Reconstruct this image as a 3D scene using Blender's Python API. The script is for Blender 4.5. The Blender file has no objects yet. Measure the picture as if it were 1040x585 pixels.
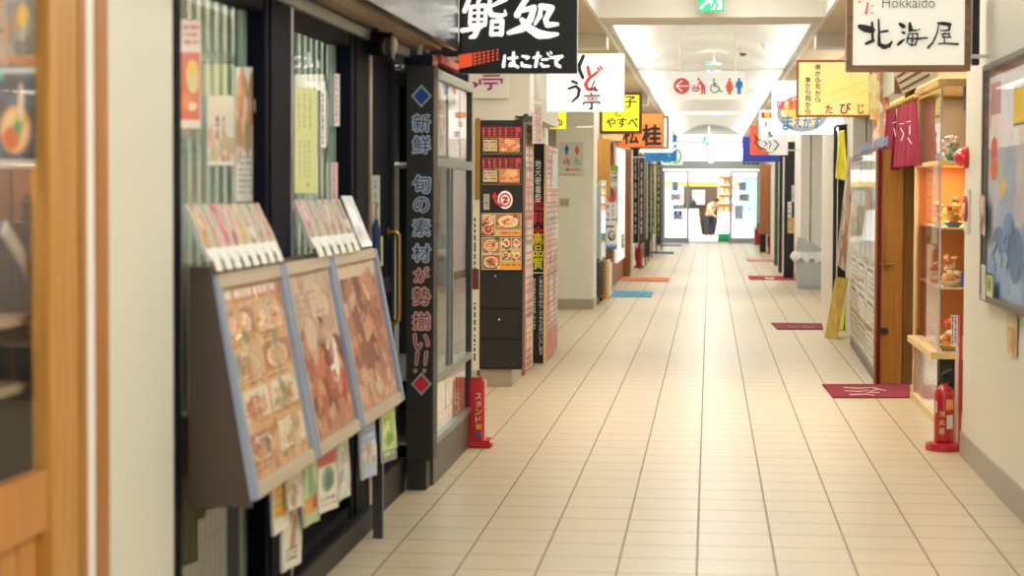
import bpy, bmesh, math, random
import numpy as np
from mathutils import Vector, Matrix, noise as mnoise
random.seed(7)
SC = bpy.context.scene
COL = SC.collection

# ------------------------------------------------------------------ camera model
F = 1985.0; CH = 1.5; VX, VY = 720.7, 194.3
PITCH = math.radians(2.2); ROLL = math.radians(0.23)
def basis(yaw):
    st, ct = math.sin(yaw), math.cos(yaw); sp, cp = math.sin(PITCH), math.cos(PITCH)
    f = Vector((-st*cp, ct*cp, -sp)); r = Vector((ct, st, 0)); u = Vector((-st*sp, ct*sp, cp))
    c, s = math.cos(ROLL), math.sin(ROLL)
    return c*r + s*u, -s*r + c*u, f
def p0(d, yaw):
    r, u, f = basis(yaw); z = d.dot(f); return F*d.dot(r)/z, -F*d.dot(u)/z
lo, hi = 0.0, 0.3
for _ in range(50):
    m = (lo+hi)/2
    if p0(Vector((0, 1, 0)), m)[0] < VX-520: lo = m
    else: hi = m
YAW = lo
SY = VY-292.5-p0(Vector((0, 1, 0)), YAW)[1]
RR, UU, FF = basis(YAW)
def ray(px, py): return FF + RR*((px-520)/F) - UU*((py-292.5-SY)/F)
def PX(px, py, X):
    d = ray(px, py); t = X/d.x; return Vector((X, d.y*t, CH+d.z*t))
def PY(px, py, Y):
    d = ray(px, py); t = Y/d.y; return Vector((d.x*t, Y, CH+d.z*t))
def PZ(px, py, Z=0.):
    d = ray(px, py); t = (Z-CH)/d.z; return Vector((d.x*t, d.y*t, Z))

cam = bpy.data.cameras.new('camera'); camo = bpy.data.objects.new('camera', cam); COL.objects.link(camo)
cam.sensor_width = 36; cam.sensor_fit = 'HORIZONTAL'; cam.lens = F*36/1040
cam.shift_y = -SY/1040*-1
M = Matrix((RR, UU, -FF)).transposed().to_4x4(); M.translation = (0, 0, CH); camo.matrix_world = M
cam.clip_end = 300; cam.clip_start = .1
cam.dof.use_dof = True; cam.dof.focus_distance = 15.0; cam.dof.aperture_fstop = 3.2
SC.camera = camo

# ------------------------------------------------------------------ colour / materials
def lin(c):
    if isinstance(c, str): c = [int(c[i:i+2], 16)/255 for i in (0, 2, 4)]
    elif max(c) > 1.0001: c = [x/255 for x in c]
    return tuple((x/12.92 if x <= .04045 else ((x+.055)/1.055)**2.4) for x in c)
def srgb(c):
    if isinstance(c, str): return [int(c[i:i+2], 16)/255 for i in (0, 2, 4)]
    return [x/255 for x in c] if max(c) > 1.0001 else list(c)
MAT = {}
class N:
    def __init__(s, name):
        s.m = bpy.data.materials.new(name); s.m.use_nodes = True; s.t = s.m.node_tree; s.b = s.t.nodes['Principled BSDF']; MAT[name] = s.m
    def n(s, typ, **k):
        x = s.t.nodes.new(typ)
        for a, v in k.items(): setattr(x, a, v)
        return x
    def l(s, a, b): s.t.links.new(a, b)
    def math(s, op, a, b=None, c=None):
        x = s.n('ShaderNodeMath', operation=op)
        for i, v in enumerate((a, b, c)):
            if v is None: continue
            if isinstance(v, (int, float)): x.inputs[i].default_value = v
            else: s.l(v, x.inputs[i])
        return x.outputs[0]
    def mix(s, f, a, b):
        x = s.n('ShaderNodeMix', data_type='RGBA')
        for i, v in ((0, f), (6, a), (7, b)):
            if isinstance(v, (int, float)): x.inputs[i].default_value = v
            elif isinstance(v, tuple): x.inputs[i].default_value = (*v, 1)
            else: s.l(v, x.inputs[i])
        return x.outputs[2]
    def noise(s, scale=(1, 1, 1), sc=5, det=3):
        g = s.n('ShaderNodeNewGeometry'); mp = s.n('ShaderNodeMapping'); mp.inputs[3].default_value = scale
        s.l(g.outputs['Position'], mp.inputs[0]); t = s.n('ShaderNodeTexNoise'); t.inputs['Scale'].default_value = sc; t.inputs['Detail'].default_value = det
        s.l(mp.outputs[0], t.inputs[0]); return t.outputs[0]
    def bump(s, h, st=.2, d=.002):
        b = s.n('ShaderNodeBump'); b.inputs['Strength'].default_value = st; b.inputs['Distance'].default_value = d
        s.l(h, b.inputs['Height']); s.l(b.outputs[0], s.b.inputs['Normal'])
def mat(name, col, rough=.5, metal=0., emit=0., ecol=None, var=.06, vs=3., spec=.5, coat=0., trans=0.):
    if name in MAT: return MAT[name]
    k = N(name); c = lin(col)
    t = k.noise(sc=vs)
    o = k.mix(t, tuple(x*(1-var) for x in c), tuple(min(1, x*(1+var)) for x in c))
    k.l(o, k.b.inputs['Base Color']); k.b.inputs['Roughness'].default_value = rough; k.b.inputs['Metallic'].default_value = metal
    k.b.inputs['Specular IOR Level'].default_value = spec; k.b.inputs['Coat Weight'].default_value = coat
    if trans: k.b.inputs['Transmission Weight'].default_value = trans
    if emit:
        k.b.inputs['Emission Color'].default_value = (*(lin(ecol) if ecol else c), 1); k.b.inputs['Emission Strength'].default_value = emit
    return k.m
def wood(name, a, b, rough=.45, axis='z', sc=1.):
    k = N(name); s = {'z': (18, 18, 1.2), 'y': (18, 1.2, 18), 'x': (1.2, 18, 18)}[axis]
    t = k.noise(tuple(x*sc for x in s), 2.2, 5); r = k.n('ShaderNodeValToRGB')
    r.color_ramp.elements[0].position = .3; r.color_ramp.elements[1].position = .7
    r.color_ramp.elements[0].color = (*lin(a), 1); r.color_ramp.elements[1].color = (*lin(b), 1)
    k.l(t, r.inputs[0]); k.l(r.outputs[0], k.b.inputs['Base Color']); k.b.inputs['Roughness'].default_value = rough
    k.bump(t, .15); return k.m
def glass(name='clear_glass', tint=(1, 1, 1), ior=1.5, boost=1.0):
    k = N(name); tr = k.n('ShaderNodeBsdfTransparent'); tr.inputs[0].default_value = (*tint, 1)
    gl = k.n('ShaderNodeBsdfGlossy'); gl.inputs['Roughness'].default_value = .02
    fr = k.n('ShaderNodeFresnel'); fr.inputs[0].default_value = ior
    gb = k.n('ShaderNodeNewGeometry'); f = k.math('MULTIPLY', fr.outputs[0], boost); f = k.math('MULTIPLY', f, k.math('SUBTRACT', 1., gb.outputs['Backfacing'])); f = k.math('MINIMUM', f, 1.)
    mx = k.n('ShaderNodeMixShader'); k.l(f, mx.inputs[0]); k.l(tr.outputs[0], mx.inputs[1]); k.l(gl.outputs[0], mx.inputs[2])
    k.l(mx.outputs[0], k.t.nodes['Material Output'].inputs[0]); return k.m
def printed(name, rough=.5, coat=0., emit=0.):
    k = N(name); a = k.n('ShaderNodeAttribute'); a.attribute_name = 'Print'
    k.l(a.outputs[0], k.b.inputs['Base Color']); k.b.inputs['Roughness'].default_value = rough; k.b.inputs['Coat Weight'].default_value = coat
    k.b.inputs['Coat Roughness'].default_value = .08
    if emit: k.l(a.outputs[0], k.b.inputs['Emission Color']); k.b.inputs['Emission Strength'].default_value = emit
    return k.m

PAPER = printed('printed_paper', .55); GLOSS = printed('laminated_print', .35, .8); LIT = printed('backlit_print', .4, 0, .32)
PGLASS = glass(boost=.6); SHINY = glass('showcase_glass', boost=1.1); FILM = glass('clear_film', boost=.8)
WALLC = mat('cream_wall_paint', 'DFDED2', .45, var=.03)
WALLR = mat('white_panel_wall', 'E4E0CE', .35, var=.03)
WHITE = mat('white_paint', 'F0EEE8', .5, var=.02)
SOFF = mat('warm_lit_soffit', 'DDC9AC', .6)  # white soffit; the warm shop light is put into its colour
DARK = mat('black_lacquer', '15161B', .5, spec=.25); NAVY = mat('dark_navy_metal', '141722', .6, spec=.04)
CHAR = mat('charcoal_metal', '3A3A3C', .4); BLK = mat('matt_black', '101012', .6)
ALU = mat('aluminium', 'C8CCD2', .3, .85); GREYM = mat('grey_metal', '8E9296', .4, .6)
PALEALU = mat('pale_anodised_frame', 'B9C0CC', .4, .3)
BRASS = mat('brass', 'A8823E', .35, 1.)
RED = mat('red_plastic', 'C4182A', .3, coat=.4); REDM = mat('red_enamel', 'B3161E', .25, coat=.5)
STONE = mat('grey_brown_stone', 'A79D8C', .4, var=.12, vs=60)
LAMW = mat('white_lamp', 'FFFFFF', .5, emit=6., ecol='FFFFFF')
OAK = wood('honey_oak', 'B07A30', 'CC9646'); BRN = wood('golden_brown_wood', '8F6120', 'A8762E', .35)
DBRN = wood('dark_brown_wood', '54331C', '6E4526'); ORW = wood('orange_wood', 'B4742E', 'C88A42')
PALEW = wood('pale_birch', 'D9B983', 'E6CB9C', .5, 'y'); TANW = wood('tan_wood', 'A8814A', 'C19B60', .5, 'y')
MAROON = mat('maroon_cloth', '8C1C3C', .85); MATR = mat('maroon_mat_pile', '8A2338', .95, var=.25, vs=90)

# ------------------------------------------------------------------ mesh building
class MB:
    def __init__(s): s.v = []; s.f = []; s.mi = []; s.k = 0; s.c = None
    def add(s, vs, fs):
        b = len(s.v); s.v += [tuple(v) for v in vs]; s.f += [tuple(b+i for i in f) for f in fs]; s.mi += [s.k]*len(fs); return s
    def box(s, x0, x1, y0, y1, z0, z1):
        return s.add([(x0, y0, z0), (x1, y0, z0), (x1, y1, z0), (x0, y1, z0), (x0, y0, z1), (x1, y0, z1), (x1, y1, z1), (x0, y1, z1)],
                     [(0, 3, 2, 1), (4, 5, 6, 7), (0, 1, 5, 4), (1, 2, 6, 5), (2, 3, 7, 6), (3, 0, 4, 7)])
    def bar(s, a, b, w, t, n):      # oriented box from a to b; w across, t along the normal n (starting at the line, going along -n)
        a, b, n = Vector(a), Vector(b), Vector(n).normalized(); d = (b-a).normalized(); u = d.cross(n).normalized()*w/2
        q = []
        for p in (a, b):
            for off in (u-n*t, -u-n*t, -u, u): q.append(p+off)
        return s.add(q, [(0, 1, 2, 3), (7, 6, 5, 4), (0, 4, 5, 1), (1, 5, 6, 2), (2, 6, 7, 3), (3, 7, 4, 0)])
    def slab(s, A, B, Cc, D, t):    # quad slab, corners TL TR BR BL, thickness t behind
        A, B, Cc, D = map(Vector, (A, B, Cc, D)); n = (B-A).cross(D-A).normalized()
        off = n*t; q = [A, B, Cc, D, A+off, B+off, Cc+off, D+off]
        return s.add(q, [(0, 1, 2, 3), (7, 6, 5, 4), (0, 4, 5, 1), (1, 5, 6, 2), (2, 6, 7, 3), (3, 7, 4, 0)])
    def cyl(s, a, b, r, r2=None, n=16, cap=True):
        a, b = Vector(a), Vector(b); r2 = r if r2 is None else r2; d = (b-a).normalized()
        u = d.orthogonal().normalized(); w = d.cross(u); q = []
        for p, rr in ((a, r), (b, r2)):
            for i in range(n):
                an = 2*math.pi*i/n; q.append(p+(u*math.cos(an)+w*math.sin(an))*rr)
        fs = [(i, (i+1) % n, n+(i+1) % n, n+i) for i in range(n)]
        if cap: fs += [tuple(range(n))[::-1], tuple(range(n, 2*n))]
        return s.add(q, fs)
    def lathe(s, prof, c, n=20, axis='z', sx=1., sy=1.):
        c = Vector(c); q = []
        for r, z in prof:
            for i in range(n):
                a = 2*math.pi*i/n; x, y = r*math.cos(a)*sx, r*math.sin(a)*sy
                q.append(c+(Vector((x, y, z)) if axis == 'z' else Vector((z, x, y)) if axis == 'x' else Vector((x, z, y))))
        m = len(prof); fs = []
        for j in range(m-1):
            for i in range(n): fs.append((j*n+i, j*n+(i+1) % n, (j+1)*n+(i+1) % n, (j+1)*n+i))
        fs += [tuple(range(n))[::-1], tuple(range((m-1)*n, m*n))]
        return s.add(q, fs)
    def tube(s, pts, r, n=8):
        pts = [Vector(p) for p in pts]; q = []; up = None
        for i, p in enumerate(pts):
            d = (pts[min(i+1, len(pts)-1)]-pts[max(i-1, 0)]).normalized()
            u = d.orthogonal().normalized() if up is None else (up-d*up.dot(d)).normalized(); up = u; w = d.cross(u)
            for k in range(n): a = 2*math.pi*k/n; q.append(p+(u*math.cos(a)+w*math.sin(a))*r)
        fs = [(j*n+k, j*n+(k+1) % n, (j+1)*n+(k+1) % n, (j+1)*n+k) for j in range(len(pts)-1) for k in range(n)]
        fs += [tuple(range(n))[::-1], tuple(range((len(pts)-1)*n, len(pts)*n))]
        return s.add(q, fs)
    def blob(s, c, r, sq=(1, 1, 1), amp=.25, n=8, seed=0):
        q = []; c = Vector(c)
        for j in range(n+1):
            th = math.pi*j/n
            for i in range(2*n):
                ph = math.pi*i/n; d = Vector((math.sin(th)*math.cos(ph), math.sin(th)*math.sin(ph), math.cos(th)))
                rr = r*(1+amp*mnoise.noise(d*2+Vector((seed, seed*2, 0)))); q.append(c+Vector((d.x*sq[0], d.y*sq[1], d.z*sq[2]))*rr)
        return s.add(q, [(j*2*n+i, j*2*n+(i+1) % (2*n), (j+1)*2*n+(i+1) % (2*n), (j+1)*2*n+i) for j in range(n) for i in range(2*n)])
    def extr(s, poly, d):            # extrude a flat polygon (list of 3D points) along d
        n = len(poly); d = Vector(d); q = [Vector(p) for p in poly]; q += [p+d for p in q]
        return s.add(q, [tuple(range(n)), tuple(range(2*n-1, n-1, -1))]+[(i, i+n, (i+1) % n+n, (i+1) % n) for i in range(n)])
    def build(s, name, mats, parent=None, smooth=False, bevel=0., label=None, merge=False):
        me = bpy.data.meshes.new(name); org = Vector((0, 0, 0)); p = parent
        while p is not None: org += p.location; p = p.parent
        me.from_pydata([Vector(v)-org for v in s.v], [], s.f)
        for m in (mats if isinstance(mats, list) else [mats]): me.materials.append(m)
        me.polygons.foreach_set('material_index', s.mi)
        bm = bmesh.new(); bm.from_mesh(me)
        if merge or smooth: bmesh.ops.remove_doubles(bm, verts=bm.verts, dist=1e-5)
        bmesh.ops.recalc_face_normals(bm, faces=bm.faces)
        if bevel: bmesh.ops.bevel(bm, geom=[e for e in bm.edges if len(e.link_faces) == 2 and e.calc_face_angle() > .5], offset=bevel, segments=2, affect='EDGES', clamp_overlap=True)
        if smooth:
            for f in bm.faces: f.smooth = True
            for e in bm.edges: e.smooth = len(e.link_faces) == 2 and e.calc_face_angle() < .7
        bm.to_mesh(me); bm.free()
        o = bpy.data.objects.new(name, me); COL.objects.link(o); o.parent = parent
        if label: o['label'] = label
        return o
def thing(name, label, cat, loc, group=None):
    o = bpy.data.objects.new(name, None); o.empty_display_size = .1; COL.objects.link(o); o.location = loc
    o['label'] = label; o['category'] = cat
    if group: o['group'] = group
    return o
def tag(o, label, cat, group=None):
    o['label'] = label; o['category'] = cat
    if group: o['group'] = group
    return o
def S(o): o['kind'] = 'structure'; return o
def box(x0, x1, y0, y1, z0, z1): return MB().box(x0, x1, y0, y1, z0, z1)
def dup(o, d, label=None, parent=None):
    c = o.copy(); COL.objects.link(c)
    if parent is not None: c.parent = parent
    else: c.location = Vector(o.location)+Vector(d)
    if label: c['label'] = label
    for ch in list(o.children): dup(ch, (0, 0, 0), None, c)
    return c

# ---- printed canvases: a grid mesh whose point colours are the print
class Cv:
    def __init__(s, w, h, bg='FFFFFF', seed=0):
        s.w, s.h = w, h; s.a = np.zeros((h, w, 3)); s.a[:] = srgb(bg); s.r = random.Random(seed)
        s.X, s.Y = np.meshgrid((np.arange(w)+.5)/w, (np.arange(h)+.5)/h)
    def put(s, m, c, al=1.): s.a[m] = s.a[m]*(1-al)+np.array(srgb(c))*al; return s
    def rect(s, x0, y0, x1, y1, c, al=1.): return s.put((s.X >= x0) & (s.X < x1) & (s.Y >= y0) & (s.Y < y1), c, al)
    def ell(s, x, y, rx, ry, c, al=1., ang=0.):
        dx, dy = s.X-x, s.Y-y; ca, sa = math.cos(ang), math.sin(ang); u = dx*ca+dy*sa; v = -dx*sa+dy*ca
        return s.put((u/rx)**2+(v/ry)**2 < 1, c, al)
    def line(s, x0, y0, x1, y1, w, c):
        dx, dy = x1-x0, y1-y0; L = dx*dx+dy*dy+1e-9; t = np.clip(((s.X-x0)*dx+(s.Y-y0)*dy)/L, 0, 1)
        return s.put((s.X-x0-t*dx)**2+(s.Y-y0-t*dy)**2 < w*w, c)
    def blobs(s, x0, y0, x1, y1, cols, n, r=(.03, .08), asp=1.):
        for _ in range(n):
            rr = s.r.uniform(*r); s.ell(s.r.uniform(x0, x1), s.r.uniform(y0, y1), rr, rr*asp*s.r.uniform(.6, 1.3), s.r.choice(cols), s.r.uniform(.6, 1), s.r.uniform(0, 3))
        return s
    def dish(s, x, y, rx, ry, cols, rim='E8E0D0'):
        s.ell(x, y, rx, ry, '3A2A20', .5); s.ell(x, y, rx*.95, ry*.95, rim); s.ell(x, y, rx*.8, ry*.8, s.r.choice(cols))
        for _ in range(9):
            a = s.r.uniform(0, 6.3); d = s.r.uniform(0, .6); s.ell(x+rx*d*math.cos(a), y+ry*d*math.sin(a), rx*s.r.uniform(.15, .35), ry*s.r.uniform(.12, .3), s.r.choice(cols), .9, a)
        return s
    def text(s, x0, y0, x1, y1, c, rows=3, fill=.5):
        hgt = (y1-y0)/rows
        for i in range(rows):
            y = y0+hgt*i; x = x0
            while x < x1:
                w = s.r.uniform(.02, .07)*(x1-x0)*2; s.rect(x, y, min(x+w*.7, x1), y+hgt*fill, c, .8); x += w
        return s
    def vtext(s, x0, y0, x1, y1, c, cols=2, fill=.5):
        wd = (x1-x0)/cols
        for i in range(cols):
            x = x0+wd*i; y = y0
            while y < y1:
                h = s.r.uniform(.03, .08)*(y1-y0)*2; s.rect(x, y, x+wd*fill, min(y+h*.7, y1), c, .8); y += h
        return s
    def grain(s, a): s.a = np.clip(s.a+np.random.RandomState(s.w*7+s.h).uniform(-a, a, s.a.shape), 0, 1); return s
FOOD = ['C8642E', 'A83A22', 'E0A050', 'F0D0A0', '7A8A3A', 'D87850', '6A3A20', 'F2E6D0', 'C89A5A', '983020']
PASTEL = ['F2C8A0', 'E8A890', 'D88A70', 'C4B890', 'F4E8D8', 'B8C0A0', 'E0B070', 'CFA088']
def menu(w, h, seed, bg='F4EAD8', nx=2, ny=3, head='C8402C', cols=FOOD):
    c = Cv(w, h, bg, seed); c.rect(0, 0, 1, .09, head); c.text(.1, .02, .9, .075, 'FFFFFF', 1, .8)
    for j in range(ny):
        for i in range(nx):
            x = (i+.5)/nx; y = .12+.86*(j+.45)/ny; c.rect(x-.45/nx, y-.4/ny, x+.45/nx, y+.22/ny, c.r.choice(['E8D4B0', 'D8B890', 'F0E0C8', 'B87850'])); c.dish(x, y-.05/ny, .36/nx, .27/ny, cols)
            c.text(x-.4/nx, y+.26/ny, x+.4/nx, y+.4/ny, '5A3020', 2)
    return c
def flyer(w, h, seed, bg, a, b):
    c = Cv(w, h, bg, seed); c.rect(0, 0, 1, .2, a); c.text(.08, .04, .92, .17, 'FFFFFF', 2, .7); c.ell(.5, .47, .36, .17, b); c.blobs(.25, .35, .75, .58, [a, b, 'F4E0B0', 'D09060'], 10)
    c.text(.08, .7, .92, .95, '6A6058', 4); return c
def panel(name, TL, TR, BR, BL, cv, m, parent=None, t=.003, wav=0., label=None):
    TL, TR, BR, BL = map(Vector, (TL, TR, BR, BL)); n = (BL-TL).cross(TR-TL).normalized()
    if n.dot(Vector((0, 0, CH))-TL) < 0: n = -n
    w, h = cv.w, cv.h; q = []; cols = []
    for j in range(h+1):
        v = j/h
        for i in range(w+1):
            u = i/w; p = TL*(1-u)*(1-v)+TR*u*(1-v)+BR*u*v+BL*(1-u)*v
            if wav: p = p+n*wav*(math.sin(u*5+v*3)+math.sin(v*7-u*2))*v
            q.append(p)
    W = w+1; fs = [(j*W+i, (j+1)*W+i, (j+1)*W+i+1, j*W+i+1) for j in range(h) for i in range(w)]
    nf = len(fs); b = len(q); t = t+2.6*wav; q += [q[0]-n*t, q[w]-n*t, q[h*W+w]-n*t, q[h*W]-n*t]
    tt = list(range(0, W)); rr = [j*W+w for j in range(h+1)]; bb = [h*W+i for i in range(w, -1, -1)]; ll = [j*W for j in range(h, -1, -1)]
    fs += [(b+3, b+2, b+1, b), tuple(tt+[b+1, b]), tuple(rr+[b+2, b+1]), tuple(bb+[b+3, b+2]), tuple(ll+[b, b+3])]
    mb = MB(); mb.add(q, fs); org = Vector((0, 0, 0)); p = parent
    while p is not None: org += p.location; p = p.parent
    me = bpy.data.meshes.new(name); me.from_pydata([Vector(x)-org for x in mb.v], [], mb.f); me.materials.append(m)
    at = me.color_attributes.new('Print', 'FLOAT_COLOR', 'CORNER'); L = cv.a; L = np.where(L <= .04045, L/12.92, ((L+.055)/1.055)**2.4)
    arr = np.ones((len(me.loops), 4)); arr[:, :3] = .6; arr[:nf*4, :3] = np.repeat(L.reshape(-1, 3), 4, axis=0); at.data.foreach_set('color', arr.ravel())
    if wav: me.polygons.foreach_set('use_smooth', [i < nf for i in range(len(me.polygons))])
    o = bpy.data.objects.new(name, me); COL.objects.link(o); o.parent = parent
    if label: o['label'] = label
    return o

# ---- writing
GC = {}
def glyph(s, bold=0.):
    k = (s, bold)
    if k in GC: return GC[k]
    cu = bpy.data.curves.new('t', 'FONT'); cu.body = s; cu.offset = bold; cu.resolution_u = 3
    o = bpy.data.objects.new('t', cu); COL.objects.link(o); dg = bpy.context.evaluated_depsgraph_get(); dg.update()
    me = o.evaluated_get(dg).to_mesh(); v = [(p.co.x, p.co.y) for p in me.vertices]; f = [tuple(p.vertices) for p in me.polygons]
    o.evaluated_get(dg).to_mesh_clear(); bpy.data.objects.remove(o); bpy.data.curves.remove(cu)
    if not v: v = [(0, 0), (1, 0), (1, 1), (0, 1)]; f = []
    xs = [a for a, _ in v]; ys = [a for _, a in v]; x0, x1, y0, y1 = min(xs), max(xs), min(ys), max(ys)
    GC[k] = ([((a-x0)/max(x1-x0, 1e-6), (y1-b)/max(y1-y0, 1e-6)) for a, b in v], f); return GC[k]
LAY = [0]
def lift(fn, x, y):      # paint layers lie a hair above one another on the sign's face
    a, b, c = fn(x, y), fn(x+1, y), fn(x, y+1); n = (Vector(b)-Vector(a)).cross(Vector(c)-Vector(a)).normalized()
    if n.dot(Vector((0, 0, CH))-Vector(a)) < 0: n = -n
    def g(u, v):
        return Vector(fn(u, v))+n*(LAY[0] % 16)*.0001
    return g
def write(mb, s, fn, x0, y0, x1, y1, bold=0.):     # fn maps flat sign coordinates to the sign's face
    fn = lift(fn, x0, y0); v, f = glyph(s, 0.); e = max(bold, 0)*min(abs(x1-x0), abs(y1-y0))
    for dx_, dy_ in ([(0, 0)] if e < 1e-6 else [(a*e, b*e) for a, b in ((1, 0), (-1, 0), (0, 1), (0, -1), (.7, .7), (-.7, .7), (.7, -.7), (-.7, -.7))]):
        LAY[0] += 1; mb.add([fn(x0+(x1-x0)*a+dx_, y0+(y1-y0)*b+dy_) for a, b in v], f)
def vwrite(mb, s, fn, xc, ys, sz, h=None, bold=0.):
    h = h or sz
    for c, y in zip(s, ys):
        k = .55 if c in 'いっ' else 1.
        write(mb, c, fn, xc-sz/2, y-h/2*(.8 if c in 'の' else 1), xc+sz/2, y+h/2*(.8 if c in 'の' else 1), bold)
def strokes(mb, L, fn, k=1.):
    for st in L:
        st = [(x, y, w*k) for x, y, w in st]; fn0 = fn if 'fn0' not in locals() else fn0; fn = lift(fn0, st[0][0], st[0][1])
        for (x, y, w), (X, Y, W2) in zip(st, st[1:]):
            LAY[0] += 1; d = math.hypot(X-x, Y-y) or 1; nx, ny = -(Y-y)/d, (X-x)/d
            mb.add([fn(x+nx*w/2, y+ny*w/2), fn(x-nx*w/2, y-ny*w/2), fn(X-nx*W2/2, Y-ny*W2/2), fn(X+nx*W2/2, Y+ny*W2/2)], [(0, 1, 2, 3)])
        for x, y, w in st: LAY[0] += 1; mb.add([fn(x+math.cos(a*.785)*w/2, y+math.sin(a*.785)*w/2) for a in range(8)], [tuple(range(8))])
def faceY(Y): return lambda x, y: PY(x, y, Y)
def faceX(X): return lambda x, y: PX(x, y, X)

# ================================================================== THE SETTING
XL, XR = -1.51, 1.44
def yl(px, X=XL, py=300): return PX(px, py, X).y
# floor
k = N('floor_tiles'); g = k.n('ShaderNodeNewGeometry'); sp = k.n('ShaderNodeSeparateXYZ'); k.l(g.outputs['Position'], sp.inputs[0])
tw, td = .3142, .312
ux = k.math('DIVIDE', k.math('ADD', sp.outputs[0], .039+tw*40), tw); uy = k.math('DIVIDE', k.math('SUBTRACT', sp.outputs[1], 7.955-td*60), td)
fx = k.math('FRACT', ux); fy = k.math('FRACT', uy)
def edge(f, w):
    d = k.math('ABSOLUTE', k.math('SUBTRACT', f, .5)); return k.math('GREATER_THAN', d, .5-w)
jm = k.math('MAXIMUM', edge(fx, .0125), edge(fy, .011))
cid = k.n('ShaderNodeCombineXYZ'); k.l(k.math('FLOOR', ux), cid.inputs[0]); k.l(k.math('FLOOR', uy), cid.inputs[1])
wn = k.n('ShaderNodeTexWhiteNoise'); k.l(cid.outputs[0], wn.inputs[0])
st = k.noise((1.6, 22, 1), 1.3, 4); big = k.noise((1, .4, 1), .9, 2)
ca = k.mix(st, lin('AD9E80'), lin('D2C5A8')); cb = k.mix(k.math('MULTIPLY', wn.outputs[0], .35), ca, lin('CFB893')); cc = k.mix(jm, cb, lin('7D6F5A'))
k.l(cc, k.b.inputs['Base Color'])
k.l(k.math('ADD', k.math('MULTIPLY', jm, .4), k.math('ADD', .30, k.math('MULTIPLY', st, .1))), k.b.inputs['Roughness'])
k.bump(k.math('SUBTRACT', k.math('MULTIPLY', st, .15), jm), .35, .002)
S(box(-2.6, 2.8, 1.0, 58, -.1, 0).build('floor', k.m))
S(box(-3, 4, 58.002, 76, -.1, 0).build('floor', mat('outside_concrete', 'D6CFC4', .7)))

# left wall, from the near shop to the far doors
W = MB(); W.box(XL-.12, XL, yl(109)+.0, yl(176), 0, 3.2); W.box(XL-.12, XL, 1.0, yl(109), 2.35, 3.2); W.box(XL-.12, XL, yl(176), 9.62, 2.2, 3.2)
W.box(XL-.12, XL-.005, 1.0, 3.2, 0, 2.35)
S(W.build('wall_left', WALLC))
S(box(XL-.3, -1.40, 9.62, 11.35, 2.33, 3.2).build('wall_left', WALLC))
# wall returning behind the kiosk, and along the corridor to the passage
S(MB().box(-2.6, -1.56, 15.62, 15.74, 0, 2.1).box(-2.6, -1.44, 15.62, 15.74, 2.1, 3.2).build('wall_back', WALLC))
S(box(-1.66, -1.56, 15.74, 18.9, 0, 2.1).build('wall_left', WALLC))
S(box(-1.60, -1.44, 15.74, 18.6, 2.1, 3.2).build('wall_left', WALLC))
S(box(-2.6, -2.5, 11.35, 26.5, 0, 3.2).build('wall_left', WALLC))
S(box(-2.5, -1.40, 11.3, 11.36, 0, 3.0).build('wall_left', CHAR))
S(box(-2.6, -1.75, 25.2, 25.3, 0, 3.2).build('wall_back', WALLC))
P = MB(); P.box(-1.94, -1.462, 24.7, 25.5, 0, 3.2)
S(P.build('pillar', WALLC, bevel=.004))
S(box(-1.95, -1.452, 24.69, 25.52, 0, .13).build('baseboard_pillar', STONE))
# far left wall runs behind the shop fronts
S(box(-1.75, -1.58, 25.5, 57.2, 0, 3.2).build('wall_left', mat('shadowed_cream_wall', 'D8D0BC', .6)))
# right wall
S(box(XR, XR+.14, 1.0, 11.28, 0, 3.2).build('wall_right', WALLR))
S(box(XR-.012, XR+.01, 1.0, 11.29, 0, .145).build('baseboard_right', STONE, bevel=.002))
S(box(XR+.141, 2.8, 11.16, 11.28, 0, 3.2).build('wall_right', WALLR))
S(box(XR, XR+.14, 11.28, 15.5, 2.36, 3.2).build('wall_right', WALLR))
S(box(2.6, 2.8, 11.28, 21, 0, 3.2).build('wall_right', mat('warm_shop_wall', 'E4D2AE', .6)))
S(box(1.62, 2.8, 20.4, 20.5, 0, 3.2).build('wall_right', WALLC))
S(box(1.46, 1.6, 15.5, 27.6, 2.3, 3.2).build('wall_right', WALLC))
S(box(1.62, 1.8, 33.9, 57.2, 0, 3.2).build('wall_right', WALLC)); S(box(1.97, 2.1, 20.5, 34, 0, 3.2).build('wall_right', WALLC))
S(box(1.455, 1.62, 31.6, 34.0, 0, 3.2).build('pillar', WHITE, bevel=.004)); S(box(1.6, 1.96, 31.6, 31.9, 0, 3.2).build('pillar', WHITE))
S(box(1.445, 1.97, 31.58, 34.02, 0, .13).build('baseboard_pillar', STONE))

# ceiling: side soffits, cross beams, and the recessed vault
SP = .985
S(box(-2.6, -SP, 1.0, 57.2, 2.99, 3.1).build('ceiling', SOFF))
S(box(SP, 2.8, 1.0, 57.2, 2.99, 3.1).build('ceiling', SOFF))
for s in (-1, 1):
    S(MB().box(min(s*SP, s*(SP-.03)), max(s*SP, s*(SP-.03)), 1.0, 57.2, 2.975, 3.42).build('trim_%d' % (1 if s < 0 else 2), WHITE))
    S(MB().box(min(s*SP, s*2.4), max(s*SP, s*2.4), 18.6, 19.0, 2.86, 2.99).build('beam', WHITE))
    S(MB().box(min(s*SP, s*2.4), max(s*SP, s*2.4), 9.2, 9.4, 2.86, 2.99).build('beam', WHITE))
    S(MB().box(min(s*SP, s*2.4), max(s*SP, s*2.4), 31., 31.4, 2.86, 2.99).build('beam', WHITE))
S(box(-1.1, 1.1, 1.0, 16.9, 3.42, 3.5).build('ceiling', WHITE))
S(box(-SP, SP, 16.85, 17.6, 2.985, 3.5).build('beam', mat('beam_paint', 'EFEBE0', .5, var=.01)))
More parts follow.
